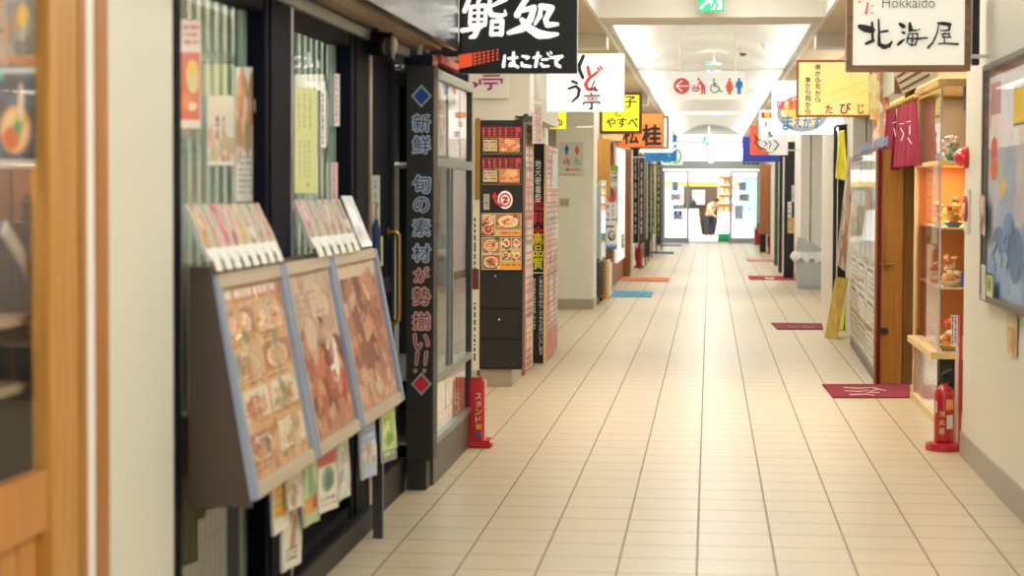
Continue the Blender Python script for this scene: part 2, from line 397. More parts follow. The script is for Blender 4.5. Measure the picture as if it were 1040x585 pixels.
kv = N('vault_panels'); g = kv.n('ShaderNodeNewGeometry'); sp = kv.n('ShaderNodeSeparateXYZ'); kv.l(g.outputs['Position'], sp.inputs[0])
f = kv.math('FRACT', kv.math('DIVIDE', sp.outputs[1], 1.5)); mk = kv.math('LESS_THAN', f, .012)
kv.l(kv.mix(mk, lin('F4F3F0'), lin('C9C8C4')), kv.b.inputs['Base Color']); kv.b.inputs['Roughness'].default_value = .5
def arc(n=24, rise=.36, z0=3.06): return [(-SP+2*SP*i/n, z0+rise*(1-((2*i/n-1)**2))) for i in range(n+1)]
V = MB(); A = arc(); q = []
for y in (17.6, 57.2): q += [(x, y, z) for x, z in A]+[(x, y, z+.06) for x, z in A]
n = len(A)
V.add(q, [(i, i+1, 2*n+i+1, 2*n+i) for i in range(n-1)]+[(n+i, 3*n+i, 3*n+i+1, n+i+1) for i in range(n-1)]+[(i, n+i, n+i+1, i+1) for i in range(n-1)]+[(2*n+i, 2*n+i+1, 3*n+i+1, 3*n+i) for i in range(n-1)])
S(V.build('ceiling', kv.m, smooth=True))
for yy in (24.3, 38.5):        # shallow tie across the vault
    S(box(-SP, SP, yy, yy+.12, 3.0, 3.06).build('beam', WHITE))
# far end wall with doors
YD = 56.9; GR = mat('grey_door_aluminium', 'A9AEB2', .35, .5)
dx = lambda px: PY(px, 200, YD).x
dz = lambda py: PY(720, py, YD).z
E_ = MB(); E_.box(-2.6, 2.8, YD, YD+.3, dz(137), 3.6); E_.box(-2.6, dx(671), YD, YD+.3, 0, dz(137)); E_.box(dx(775), 2.8, YD, YD+.3, 0, dz(137))
S(E_.build('wall_back', mat('pale_grey_green_wall', 'D4D8D2', .5)))
# transom windows
for i, (a, b) in enumerate(((675, 719), (724, 776))):
    wn_ = S(MB().bar((dx(a), YD+.1, dz(164)), (dx(b), YD+.1, dz(164)), .06, .1, (0, -1, 0)).bar((dx(a), YD+.1, dz(144)), (dx(b), YD+.1, dz(144)), .06, .1, (0, -1, 0))
            .bar((dx(a), YD+.1, dz(164)), (dx(a), YD+.1, dz(144)), .06, .1, (0, -1, 0)).bar((dx(b), YD+.1, dz(164)), (dx(b), YD+.1, dz(144)), .06, .1, (0, -1, 0)).build('window_%d' % (i+3), GR))
    box(dx(a), dx(b), YD+.06, YD+.07, dz(164), dz(144)).build('pane', PGLASS, wn_)
S(box(dx(671), dx(776), YD+.02, YD+.2, dz(172), dz(165)).build('trim_3', GR))
def leaf(nm, a, b, signs):
    X0, X1, Z1 = dx(a), dx(b), dz(173)
    m = MB(); w = .075
    m.box(X0, X0+w, YD, YD+.06, .02, Z1); m.box(X1-w, X1, YD, YD+.06, .02, Z1); m.box(X0+w, X1-w, YD, YD+.06, .02, .16); m.box(X0+w, X1-w, YD, YD+.06, Z1-.07, Z1)
    d = S(m.build(nm, GR)); box(X0+w, X1-w, YD+.02, YD+.03, .16, Z1-.07).build('pane', PGLASS, d)
    return d
leaf('door_2', 673, 700, 0); leaf('door_3', 741, 771, 0)
S(box(dx(671), dx(673), YD-.02, YD+.2, 0, dz(165)).build('trim_4', GR)); S(box(dx(771), dx(775), YD-.02, YD+.2, 0, dz(165)).build('trim_5', GR))
S(box(dx(673), dx(771), YD-.05, YD+.15, 0, .015).build('trim_6', GREYM))
def sticker(px0, py0, px1, py1, cv, label, name='door_sticker', cat='sticker', Y=YD+.018):
    return tag(panel(name, PY(px0, py0, Y), PY(px1, py0, Y), PY(px1, py1, Y), PY(px0, py1, Y), cv, PAPER, t=.002), label, cat)
def wheel(bg='3A6AC0'):
    c = Cv(22, 22, bg); c.ell(.5, .2, .1, .1, 'FFFFFF'); c.line(.48, .3, .5, .58, .05, 'FFFFFF'); c.line(.5, .58, .7, .6, .05, 'FFFFFF'); c.line(.7, .6, .8, .85, .05, 'FFFFFF')
    c.ell(.48, .66, .25, .25, 'FFFFFF'); c.ell(.48, .66, .17, .17, bg); return c
def redx(): c = Cv(30, 14, 'E8ECF0'); c.ell(.2, .5, .16, .4, 'C85068'); c.ell(.2, .5, .1, .25, 'E8ECF0'); c.ell(.78, .5, .16, .4, 'C85068'); c.ell(.78, .5, .1, .25, 'E8ECF0'); c.rect(.42, .35, .56, .65, '5A6A90'); return c
sticker(682.5, 184, 689, 194, Cv(8, 10, '9AAFD8').text(.1, .1, .9, .9, '6A80B8', 4), 'pale blue notice at the top of the left glass door')
sticker(681, 196.5, 691.5, 203.5, redx(), 'white strip with two red rings on the left glass door')
sticker(683, 207.5, 694, 213, Cv(12, 6, 'C4DCF2').text(.1, .1, .9, .9, '7AA0D0', 2), 'light blue slip above the blue wheelchair sign on the left glass door')
sticker(684, 214, 693, 223, wheel(), 'square blue wheelchair sign on the left glass door')
sticker(750, 185, 758, 193.5, Cv(8, 10, '9AAFD0').text(.1, .1, .9, .9, '6A80B0', 4), 'pale blue notice at the top of the right glass door')
sticker(750.5, 197, 761, 204.5, Cv(16, 10, 'C8CED4').rect(.1, .15, .9, .85, '6A727C').rect(.3, .3, .5, .7, 'D0D4D8').rect(.6, .3, .8, .7, 'D0D4D8'), 'grey framed card on the right glass door')
sticker(746, 208, 755, 223, Cv(10, 14, 'B8CCEA').text(.15, .2, .9, .9, '8AA8D8', 4), 'large pale blue sheet low on the right glass door')

# ---------------- what is seen through the far doors
S(box(-3.2, 4.2, 72, 72.2, 0, 4.5).build('wall_back', mat('bright_outside_facade', 'F6F4EE', .8)))
S(box(-3.4, -3.2, 58, 72, 0, 4.5).build('wall_left', mat('outside_side_wall', 'EDE8DC', .8)))
fas = MB(); Y = 66.0
fas.box(PY(640, 190, Y).x, PY(800, 190, Y).x, Y, Y+.5, PY(720, 189, Y).z, PY(720, 184, Y).z)
tag(fas.build('shop_canopy', mat('yellow_canopy', 'F2D44E', .6)), 'yellow canopy edge across the shop beyond the glass doors', 'canopy')
fs = MB(); fs.box(PY(640, 190, Y).x, PY(800, 190, Y).x, Y+.1, Y+.4, PY(720, 184, Y).z, PY(720, 150, Y).z)
tag(fs.build('shop_fascia', mat('lit_white_fascia', 'FFFDF6', .6, emit=1.6)), 'glowing white fascia above the shop beyond the doors', 'shop sign')
bk = MB(); bk.box(PY(694, 190, 68).x, PY(732, 190, 68).x, 68, 68.2, 0, PY(720, 185, 68).z)
tag(bk.build('dark_shop_interior_panel', mat('dim_brown_panel', '4A382C', .8)), 'dark brown back panel of the shop beyond the open door', 'panel')
t = thing('wall_notice', 'grey framed notice on the dark panel beyond the open door', 'notice', PY(710, 200, 67.9))
panel('notice_sheet', PY(703, 193, 67.9), PY(716, 193, 67.9), PY(716, 208, 67.9), PY(703, 208, 67.9), Cv(14, 16, 'A8A8A6').text(.1, .1, .9, .9, '7A7A78', 5), PAPER, t)
t = thing('goods_rack', 'warmly lit rack of goods beside the open far door', 'rack', (PY(737, 240, 65).x, 65, 0))
m = MB(); xa, xb = PY(730, 200, 65).x, PY(745, 200, 65).x
for z in np.linspace(.5, 2.0, 6): m.box(xa, xb, 65, 65.5, z, z+.03)
m.build('shelf', mat('cream_rack', 'F4DCB8', .6), t); m = MB(); m.box(xa, xb, 65.45, 65.5, 0, 2.05); m.box(xa-.03, xa, 65, 65.5, 0, 2.05); m.box(xb, xb+.03, 65, 65.5, 0, 2.05); m.build('rack_frame', mat('peach_glow_rack', 'F0C8A0', .6, emit=.25), t)  # frame emission imitates the orange light on the shelves
rg = random.Random(3)
for z in np.linspace(.53, 2.03, 6)[:-1]:
    for j in range(3):
        x = xa+.03+(xb-xa-.14)*j/2; tag(box(x, x+.12, 65.05, 65.3, z, z+rg.uniform(.1, .2)).build('goods_box', mat('goods_%d' % rg.randint(0, 3), rg.choice(['F0A860', 'F6E0C0', 'E88858', 'F8D8A0']), .6), None, bevel=.01),
            'packet on the %s shelf of the warm far rack, %s' % (['lowest', 'second', 'middle', 'fourth', 'top'][int(round((z-.53)/.3))], ['at its open end', 'in the centre', 'at the far end'][j]), 'packet', 'packets on the rack beyond the doors')
def cloth_table(x0, x1, y, z, label, seed):
    m = MB(); n = 40; q = []; 
    prof = [(0, z), (.0, z-.02), (.04, z*.5), (.09, .03)]
    cx, w = (x0+x1)/2, (x1-x0)/2; d = .45
    for o, zz in prof:
        for i in range(n):
            a = 2*math.pi*i/n; ca, sa = math.cos(a), math.sin(a); r = 1/max(abs(ca), abs(sa))*.9 if True else 1
            fl = 1+(o*1.2)*math.sin(i*math.pi/2.5+seed); q.append((cx+ca*min(r, 1.15)*(w+o)*fl, y+d+sa*min(r, 1.15)*(d+o)*fl, zz))
    m.add(q, [(j*n+i, j*n+(i+1) % n, (j+1)*n+(i+1) % n, (j+1)*n+i) for j in range(3) for i in range(n)]+[tuple(range(n))])
    return tag(m.build('cloth_covered_table', mat('white_table_cloth', 'FBFAF8', .8), smooth=True), label, 'table')
cloth_table(PY(676, 240, 61).x, PY(711, 240, 61).x, 60.5, .95, 'table under a white cloth outside, behind the left glass door', 1)
cloth_table(PY(728, 240, 61).x, PY(761, 240, 61).x, 60.5, .85, 'table under a white cloth outside, behind the right glass door', 2)
t = thing('shoulder_bag', 'black bag standing on the white clothed table by the open door', 'bag', (PY(703, 200, 61).x, 61, .95))
MB().blob((t.location.x, 61, 1.09), .13, (1, .6, 1.1), .12, 10, 3).build('bag_body', BLK, t, smooth=True); MB().tube([(t.location.x-.07, 61, 1.18), (t.location.x-.04, 61, 1.3), (t.location.x+.04, 61, 1.3), (t.location.x+.07, 61, 1.18)], .012).build('handle', BLK, t, smooth=True)
t = thing('plastic_crate', 'bright green plastic crate on the ground just outside the doors', 'crate', (PY(735, 240, 58.6).x, 58.6, 0))
xa, xb = PY(729, 243, 58.6).x, PY(742, 243, 58.6).x; cm = mat('green_plastic', '18C878', .4)
m = MB(); m.box(xa, xb, 58.6, 58.62, 0, .24); m.box(xa, xb, 58.9, 58.92, 0, .24); m.box(xa, xa+.02, 58.6, 58.92, 0, .24); m.box(xb-.02, xb, 58.6, 58.92, 0, .24); m.box(xa, xb, 58.6, 58.92, .02, .05); m.build('crate_body', cm, t)
m = MB(); m.box(xa-.015, xb+.015, 58.585, 58.6, .2, .24); m.build('rim', cm, t)
t = thing('glass_partition', 'turquoise green door panel standing outside behind the right glass door', 'panel', (PY(763, 200, 64).x, 64, 0))
xa, xb = PY(755, 200, 64).x, PY(772, 200, 64).x; z = PY(760, 181, 64).z
box(xa, xb, 64, 64.05, .1, z).build('panel_board', mat('turquoise_panel', '8FD8C0', .4), t); MB().cyl((xa+.2, 63.97, .95), (xa+.2, 64, .95), .03).build('knob', BLK, t)
m = MB(); m.box(xa-.04, xa, 63.98, 64.07, 0, z+.03); m.box(xb, xb+.04, 63.98, 64.07, 0, z+.03); m.box(xa, xb, 63.98, 64.07, z, z+.04); m.build('panel_frame', GREYM, t)

# the person bending over, beyond the doors
def skin(name, joints, bones, m, parent, sub=2):
    me = bpy.data.meshes.new(name); me.from_pydata([Vector(j[:3]) for j in joints], bones, []); o = bpy.data.objects.new(name, me); COL.objects.link(o)
    md = o.modifiers.new('s', 'SKIN'); md.use_smooth_shade = True
    for i, j in enumerate(joints): me.skin_vertices[0].data[i].radius = (j[3], j[3] if len(j) < 5 else j[4]); me.skin_vertices[0].data[i].use_root = (i == 0)
    o.modifiers.new('b', 'SUBSURF').levels = sub; o.modifiers['b'].render_levels = sub
    dg = bpy.context.evaluated_depsgraph_get(); dg.update(); m2 = bpy.data.meshes.new_from_object(o.evaluated_get(dg)); bpy.data.objects.remove(o)
    m2.materials.clear(); m2.materials.append(m); o2 = bpy.data.objects.new(name, m2); COL.objects.link(o2); o2.parent = parent; return o2
px_, py_ = PY(722, 200, 62.5).x, 62.5
def J(x, y, z, *r): return (x, y, z, *r)
sk = mat('warm_skin', 'C48E6C', .5); sh = mat('beige_shirt', 'C9B086', .8); tr = mat('dark_trousers', '23222A', .8); hr = mat('black_hair', '17130F', .5)
body = skin('person', [J(0, 0, .86, .115, .10), J(.06, 0, 1.0, .12, .1), J(.2, 0, 1.2, .13, .1), J(.3, 0, 1.29, .07, .06), J(.38, 0, 1.33, .055), J(.44, 0, 1.36, .085), J(.48, -.0, 1.34, .07),
    J(.24, -.17, 1.2, .05), J(.34, -.2, .98, .042), J(.5, -.15, .84, .032), J(.57, -.13, .82, .03), J(.24, .17, 1.2, .05), J(.36, .2, .98, .042), J(.52, .16, .86, .032), J(.59, .14, .84, .03),
    J(0, -.1, .8, .09), J(.05, -.12, .45, .062), J(.0, -.12, .09, .042), J(.13, -.13, .04, .036), J(-.03, .1, .8, .09), J(.0, .12, .45, .062), J(-.08, .12, .09, .042), J(.05, .13, .04, .036)],
    [(0, 1), (1, 2), (2, 3), (3, 4), (4, 5), (5, 6), (2, 7), (7, 8), (8, 9), (9, 10), (2, 11), (11, 12), (12, 13), (13, 14), (0, 15), (15, 16), (16, 17), (17, 18), (0, 19), (19, 20), (20, 21), (21, 22)], sk, None)
body.location = (px_-.12, py_, 0); BODY = body; tag(body, 'person in a beige shirt and dark trousers bending forward beyond the open door', 'person')
def kid(name, js, bs, m): o = skin(name, js, bs, m, body); return o
kid('shirt', [J(0, 0, .88, .14, .125), J(.06, 0, 1.0, .145, .125), J(.2, 0, 1.2, .15, .125), J(.29, 0, 1.28, .085, .08), J(.24, -.17, 1.2, .07), J(.33, -.2, 1.0, .06), J(.24, .17, 1.2, .07), J(.35, .2, 1.0, .06)], [(0, 1), (1, 2), (2, 3), (2, 4), (4, 5), (2, 6), (6, 7)], sh)
kid('trousers', [J(0, 0, .86, .135, .12), J(0, -.1, .78, .105), J(.05, -.12, .45, .08), J(.0, -.12, .1, .06), J(-.03, .1, .78, .105), J(.0, .12, .45, .08), J(-.08, .12, .1, .06)], [(0, 1), (1, 2), (2, 3), (0, 4), (4, 5), (5, 6)], tr)
hb = MB(); hb.blob((px_-.12+.43, py_, 1.395), .098, (1, .95, .85), .05, 10, 5); hb.build('hair', hr, body, smooth=True)
f_ = MB()
for i, (dy, L_) in enumerate(((-.03, .055), (-.012, .07), (.006, .068), (.024, .05))):
    for s, (hx, hy, hz) in ((-1, (.58, -.13, .815)), (1, (.60, .14, .835))): f_.tube([(px_-.12+hx, py_+hy+dy, hz), (px_-.12+hx+L_*.5, py_+hy+dy, hz-.012), (px_-.12+hx+L_*.8, py_+hy+dy, hz-.04)], .009, 6)
for hx, hy, hz in ((.56, -.13, .82), (.58, .14, .84)): f_.tube([(px_-.12+hx, py_+hy, hz), (px_-.12+hx+.02, py_+hy-.035, hz-.005), (px_-.12+hx+.045, py_+hy-.045, hz-.02)], .01, 6)
f_.build('fingers', sk, body, smooth=True)
bm_ = MB(); bm_.blob((px_-.12+.515, py_, 1.335), .018, (1, .8, 1), 0, 6); bm_.build('nose', sk, body, smooth=True); body.rotation_euler = (0, 0, -.95); body.scale = (.9, .9, .88); body.location = (px_-.05, py_, 0)

# ================================================================== LEFT SIDE
# ---- nearest shop: wooden sliding door with glass, on the left edge
y47, y80, y88, y96, y109 = yl(50), yl(80), yl(88), yl(96), yl(109)
zr = PX(50, 477, XL).z
d1 = S(box(XL-.045, XL, y47, y80, 0, 2.3).build('door_1', OAK, bevel=.006))
m = MB(); m.box(XL-.045, XL-.004, 3.3, y47, zr-.14, zr); m.box(XL-.045, XL-.004, 3.3, y47, 2.15, 2.3); m.box(XL-.045, XL-.004, 3.2, 3.3, 0, 2.3); m.build('door_rail', ORW, d1, bevel=.004)
m = MB(); 
for i in range(9): m.box(XL-.035, XL-.018, 3.3+.112*i, 3.3+.112*i+.106, 0, zr-.14)
m.box(XL-.04, XL-.03, 3.3, y47, 0, zr-.14); m.build('door_boards', ORW, d1)
box(XL-.022, XL-.016, 3.3, y47, zr, 2.15).build('pane', PGLASS, d1)
S(box(XL-.06, XL+.001, y80+.004, y88, 0, 2.35).build('trim_7', wood('amber_jamb', '9A6524', 'B4792E')))
S(box(XL-.06, XL+.001, y88+.002, y96, 0, 2.35).build('trim_8', WHITE))
S(box(XL-.06, XL+.005, y96+.002, y109-.002, 0, 2.35).build('trim_9', wood('orange_jamb', '9E6426', 'BC7A34')))
# display cabinet behind that glass
c1 = thing('display_cabinet', 'shelved display cabinet behind the glass of the wooden door at the left edge', 'cabinet', (-2.1, 4.0, 0))
m = MB()
for z in (1.205, 1.05, .8): m.box(-1.98, -1.58, 3.3, 4.5, z-.02, z)
m.build('shelf', mat('greyish_shelf', 'A89880', .4), c1); box(-2.02, -1.98, 3.3, 5.0, 0, 2.3).build('back_panel', mat('dim_cabinet_back', '7E7464', .7), c1)
box(-1.98, -1.58, 4.5, 4.53, 0, 2.3).build('side_panel', mat('dim_cabinet_side', '7E7C74', .6), c1)
box(-2.0, -1.58, 3.3, 4.5, 2.3, 2.34).build('cabinet_top', BLK, c1)
def dish_thing(x, y, z, r, rim, cols, label, group=None, mound=.5, cat='food model', n=7, seed=0):
    t = thing('food_model', label, cat, (x, y, z), group)
    m = MB(); m.lathe([(r*.5, 0), (r*.6, .006), (r*.95, r*.4), (r, r*.45), (r*.93, r*.42), (r*.5, .014)], (x, y, z), 18); m.build('bowl', mat('ware_'+rim, rim, .25, coat=.5), t, smooth=True)
    rg = random.Random(seed+int(x*100)+int(z*37)); 
    for i in range(n):
        a = rg.uniform(0, 6.28); q = rg.uniform(0, .55)*r; c = rg.choice(cols)
        MB().blob((x+q*math.cos(a), y+q*math.sin(a), z+r*.4+rg.uniform(0, mound)*r), r*rg.uniform(.25, .42), (1, rg.uniform(.6, 1.3), rg.uniform(.5, 1)), .5, 6, i).build('food_piece', mat('food_'+c, c, .35, coat=.3), t, smooth=True)
    return t
for i, (y, rim, cs, lb) in enumerate(((3.62, 'F0E8DC', ['D87028', 'F0C040', 'C83818'], 'orange and red food model in a white bowl on the far left cabinet shelf'), (3.86, '2A2422', ['E8A040', 'F4E0B0', 'B85828'], 'golden food model in a black bowl on the far left cabinet shelf'), (4.1, 'E8DCC8', ['E04820', '6A9030', 'F0D8A0'], 'red and green food model in a cream bowl on the far left cabinet shelf'), (4.33, 'C8D0D0', ['F0B850', 'D86830', 'F4E8D0'], 'yellow food model in a grey bowl at the right end of the cabinet shelf'))):
    dish_thing(-1.72, y, 1.206, .08, rim, cs, lb, 'food models behind the left door glass', seed=i)
for i, (y, cs) in enumerate(((3.7, ['3A7A80', '58A0A0']), (4.05, ['6A8A90', '2A5A60']), (4.34, ['8AA0A0', '4A7A80']))):
    dish_thing(-1.74, y, 1.051, .07, '5A8088', cs, ['teal dish low on the cabinet shelf at the left edge, the nearest', 'teal dish low on the cabinet shelf at the left edge, the middle one', 'teal dish low on the cabinet shelf at the left edge, farthest right'][i], 'teal dishes on the lower cabinet shelf', seed=i, n=4)
c = Cv(50, 80, '6A7A88', 3); c.blobs(0, 0, 1, 1, ['4A5A6A', '8A9AA8', 'B0A898', '3A4450', 'A87858'], 60, (.04, .14)); c.ell(.62, .6, .12, .1, 'E0B020'); c.rect(0, .92, 1, 1, 'C08058'); c.rect(.95, 0, 1, 1, 'C8C0B0')
tag(panel('poster', PX(-8, -60, -1.54), PX(41, -60, -1.54), PX(41, 66, -1.54), PX(-8, 66, -1.54), c, GLOSS), 'blue and grey picture poster at the top of the left door glass', 'poster')
c = Cv(50, 80, '14486E', 4); c.blobs(0, 0, 1, 1, ['0E3A5E', '1E6A90', '0A2A48', '2A80A0'], 40, (.05, .14)); c.ell(.5, .62, .34, .24, 'E8A070'); c.ell(.5, .62, .28, .2, 'F0D0A0'); c.ell(.42, .7, .18, .12, 'D86030'); c.ell(.62, .5, .12, .09, 'C8B040'); c.ell(.55, .6, .1, .08, '3A9850'); c.ell(.62, .35, .06, .2, 'F0D8C0'); c.rect(0, 0, 1, .05, 'D0E4E8'); c.rect(0, .93, 1, 1, 'C8D0D0'); c.rect(0, .05, .25, .12, '58B0C0')
tag(panel('poster', PX(-8, 69, -1.54), PX(38, 69, -1.54), PX(38, 170, -1.54), PX(-8, 170, -1.54), c, GLOSS), 'deep blue poster of a seafood bowl on the left door glass', 'poster')
t = thing('price_rail', 'slanting pale price rail inside the glass of the left wooden door', 'rail', (-1.6, 4.2, 1.3))
MB().bar(PX(6, 232, -1.57), PX(38, 285, -1.57), .035, .01, (1, 0, 0)).build('rail_strip', mat('pale_rail', 'B8B4A8', .4), t)
MB().bar(PX(31, 96, -1.545), PX(43, 98, -1.545), .008, .008, (1, 0, 0)).build('clip', ALU, t)

# ---- sushi restaurant front: two lattice windows
XG = -1.56; zt = 2.155
SLAT = mat('sage_slat', 'A8BAAC', .5); OLV = mat('interior_olive', '6A6850', .7)
def latwin(nm, pa, pb, pc, pd, l0, l1):      # frame outer pa..pd, glass pb..pc
    ya, yb, yc, yd = yl(pa), yl(pb), yl(pc), yl(pd)
    w = S(MB().box(XG-.03, XL+.005, ya, yb, .1, zt).box(XG-.03, XL+.005, yc, yd, .1, zt).box(XG-.03, XL, yb, yc, zt-.05, zt).box(XG-.03, XL, yb, yc, .1, .16).build(nm, NAVY, bevel=.003))
    box(XG-.004, XG, yb, yc, .16, zt-.05).build('pane', SHINY, w)
    box(XG-.03, XG-.008, yc-.05, yc, .16, zt-.05).build('edge_strip', mat('pale_sage_stile', 'A9BEB0', .5), w)
    m = MB(); y = l0
    while y < l1: m.box(-1.66, -1.64, y, y+.066, .1, zt+.05); y += .115
    sl = m.build('lattice', SLAT, w); m = MB(); y = l0
    while y < l1: m.box(-1.635, -1.61, y, y+.05, .1, .8); y += .062
    m.box(-1.64, -1.635, l0, l1, .1, .8); m.build('lower_slats', mat('olive_slat', '7A7858', .6), w); m = MB()
    for z in (1.68, 1.95): m.box(-1.665, -1.66, l0, l1, z, z+.025)
    m.build('cross_rail', SLAT, w); return w
latwin('window_1', 176.5, 183, 268, 272, 5.4, 7.2); latwin('window_2', 294, 298, 355, 359, 7.3, 9.3)
S(box(XG-.05, XL+.012, yl(272), yl(294), .1, zt).build('trim_10', NAVY, bevel=.003))
S(box(XL+.012, XL+.016, yl(292), yl(293.5), .1, zt).build('trim_11', ALU))
S(box(XG-.05, XL+.012, yl(359), yl(371), .1, zt).build('trim_12', NAVY, bevel=.003))
S(box(XL+.0, XL+.02, yl(371), yl(373.5), .1, zt).build('trim_13', mat('brushed_bronze', '9A8E80', .35, .8)))
S(box(XG-.05, XL+.04, yl(176.5), yl(372), 0, .1).build('baseboard_left', mat('dark_plinth', '242526', .5, spec=.15), bevel=.004))
S(box(XG-.06, XL+.03, yl(176.5), 9.6, zt, zt+.045).build('trim_14', GREYM, bevel=.003))
# interior behind the lattice
S(box(-3.4, -3.3, 4.9, 9.5, 0, 3.0).build('wall_left', mat('restaurant_wall', 'DAD6C4', .7)))
S(box(-3.4, -1.66, 4.8, 4.9, 0, 3.0).build('wall_left', MAT['restaurant_wall'])); S(box(-3.4, -1.7, 9.5, 9.6, 0, 3.0).build('wall_left', MAT['restaurant_wall']))
S(box(-3.4, -1.64, 4.8, 9.6, 2.6, 2.7).build('ceiling', WHITE))
S(box(-3.4, -1.64, 4.8, 9.6, -.1, .0).build('floor', mat('restaurant_floor', '6A6250', .6)))
t = thing('sushi_counter', 'long olive counter inside the sushi restaurant behind the lattice', 'counter', (-2.6, 7, 0))
box(-2.8, -2.4, 5.1, 9.3, 0, 1.05).build('counter_body', OLV, t, bevel=.01); box(-2.85, -2.35, 5.05, 9.35, 1.05, 1.1).build('countertop', TANW, t, bevel=.008)
for i, y in enumerate((5.6, 6.6, 7.6, 8.6)):
    t = thing('pendant_lamp', 'white tube lamp inside the sushi restaurant, %s from the near wall' % ['first', 'second', 'third', 'fourth'][i], 'lamp', (-2.3, y, 2.6), 'lamps inside the sushi restaurant')
    MB().cyl((-2.3, y-.3, 2.42), (-2.3, y+.3, 2.42), .035).build('lamp_tube', LAMW, t); box(-2.33, -2.27, y-.32, y+.32, 2.47, 2.5).build('lamp_body', WHITE, t); MB().cyl((-2.3, y, 2.5), (-2.3, y, 2.6), .008).build('rod', WHITE, t)
for i, (y, z, c_) in enumerate(((6.1, 1.6, 'D8A030'), (7.3, 1.55, '8A9040'), (8.3, 1.5, 'C86030'))):
    tag(box(-3.29, -3.27, y, y+.35, z, z+.45).build('wall_menu', mat('wall_menu_%d' % i, c_, .7)), ['ochre', 'olive green', 'rust red'][i]+' paper menu on the back wall seen through the lattice', 'paper menu')

def gposter(px0, py0, px1, py1, cv, label, nm='poster', X=-1.548, m=GLOSS, dx_=0, wav=.0, cat='poster'):
    return tag(panel(nm, PX(px0, py0, X), PX(px1, py0, X), PX(px1+dx_, py1, X), PX(px0+dx_, py1, X), cv, m, wav=wav), label, cat)
c = Cv(24, 80, 'F2E4E0', 5); c.rect(.06, .3, .96, .93, 'D8382C'); c.ell(.6, .5, .3, .13, 'F0C040'); c.ell(.62, .58, .26, .1, 'D8D090'); c.ell(.35, .75, .25, .08, 'E86838'); c.text(.15, .05, .9, .26, 'D84A50', 3); c.rect(.0, .93, 1, 1, 'F4F0EC'); c.ell(.6, .8, .2, .04, 'F0E8D0')
gposter(182.5, 20, 204, 130, c, 'red and yellow food poster at the near edge of the first lattice window')
c = Cv(24, 50, 'EEEAE2', 6); c.rect(0, .0, 1, .3, 'E4E0D8'); c.vtext(.3, .3, .75, .62, '40342C', 2); c.blobs(.05, .55, .95, .95, PASTEL+['B86058'], 24, (.06, .14)); c.rect(0, .95, 1, 1, 'F4F2EC')
gposter(211, 97, 238, 168, c, 'small white notice with dark writing low on the first lattice window')
c = Cv(24, 96, 'F0EEE8', 7); c.blobs(.05, .12, .9, .6, ['E8A080', 'C89060', 'F0D8C0', 'D86848', 'B0A070', 'F4E8DC'], 50, (.07, .18)); c.text(.1, .66, .9, .96, '9A9AA0', 7)
gposter(240, 68, 264, 205, c, 'tall white poster with orange pictures and grey text beside the mullion')
gposter(259, 101, 267, 114, Cv(14, 22, 'E8502C').ell(.4, .4, .3, .3, 'F0643C'), 'round red orange sticker overlapping the tall white poster', 'sticker', X=-1.54, cat='sticker')
c = Cv(24, 80, 'D9DE9C', 8); c.vtext(.15, .06, .85, .4, 'B4B878', 3); c.vtext(.2, .5, .8, .85, 'B8BC80', 3); c.ell(.6, .92, .08, .015, 'B0A050'); c.rect(0, 0, 1, .01, 'C8CC90')
gposter(298.5, 89, 322, 196, c, 'long pale yellow green paper sheet on the second lattice window', 'paper_sheet', m=PAPER)
c = Cv(10, 70, 'F4F4F0', 9); c.vtext(.25, .05, .8, .95, '303038', 1)
gposter(326, 92, 331, 150, c, 'narrow white strip of black writing on the second lattice window', 'paper_strip', m=PAPER)
c = Cv(10, 50, 'EEC8CC', 10); c.vtext(.25, .05, .8, .95, 'A04858', 1)
gposter(337, 165, 343, 203, c, 'short pink strip low on the second lattice window', 'paper_strip', m=PAPER)
c = Cv(10, 70, 'F4EAEA', 11); c.vtext(.25, .05, .8, .95, 'A84A58', 1)
gposter(340, 75, 345, 128, c, 'narrow white strip of dark red writing on the second lattice window', 'paper_strip', m=PAPER)

# tilted stand with three framed menus
SB = mat('umber_board', '4A3A30', .5)
def pw(u, y, base=0.):    # on the slanted display: u 0 top .. 1 bottom
    return Vector((-1.455+.125*u+base, y, 1.245-.655*u))
Yp = [5.55, 6.47, 7.32, 8.33]
st = thing('menu_stand', 'dark slanted wooden stand carrying three framed menus by the lattice windows', 'stand', (-1.45, 6.9, 0))
m = MB(); a, b = Yp[0]-.0, Yp[3]+.02
m.extr([(-1.505, a+.02, 1.26), (-1.46, a+.02, 1.26), (-1.35, a+.02, .60), (-1.505, a+.02, .60)], (0, b-a-.04, 0)); m.build('wedge_body', SB, st, bevel=.004)
m = MB(); m.extr([(-1.505, a, 1.275), (-1.44, a, 1.275), (-1.32, a, .575), (-1.505, a, .575)], (0, .02, 0)); m.build('side_panel', mat('dark_umber_side', '4E4138', .4), st)
m = MB(); m.box(-1.43, -1.39, 8.26, 8.30, 0, .6); m.build('leg', CHAR, st); m = MB(); m.box(-1.43, -1.39, 5.7, 5.74, 0, .6); m.build('leg', CHAR, st)
c_pan = []
c = menu(50, 90, 21, 'D9A878', 2, 4, 'C98A60', PASTEL+['A87850', '7A6048', 'C86848', '8A9A68'])
c.blobs(.03, .1, .97, .97, ['C89468', 'D8B088', '8A9068', 'B87850', 'E4CCA8'], 60, (.015, .05), 1.5); c.grain(.05)
c_pan.append(('nearest framed menu of bowl pictures, in a pale blue aluminium frame', c))
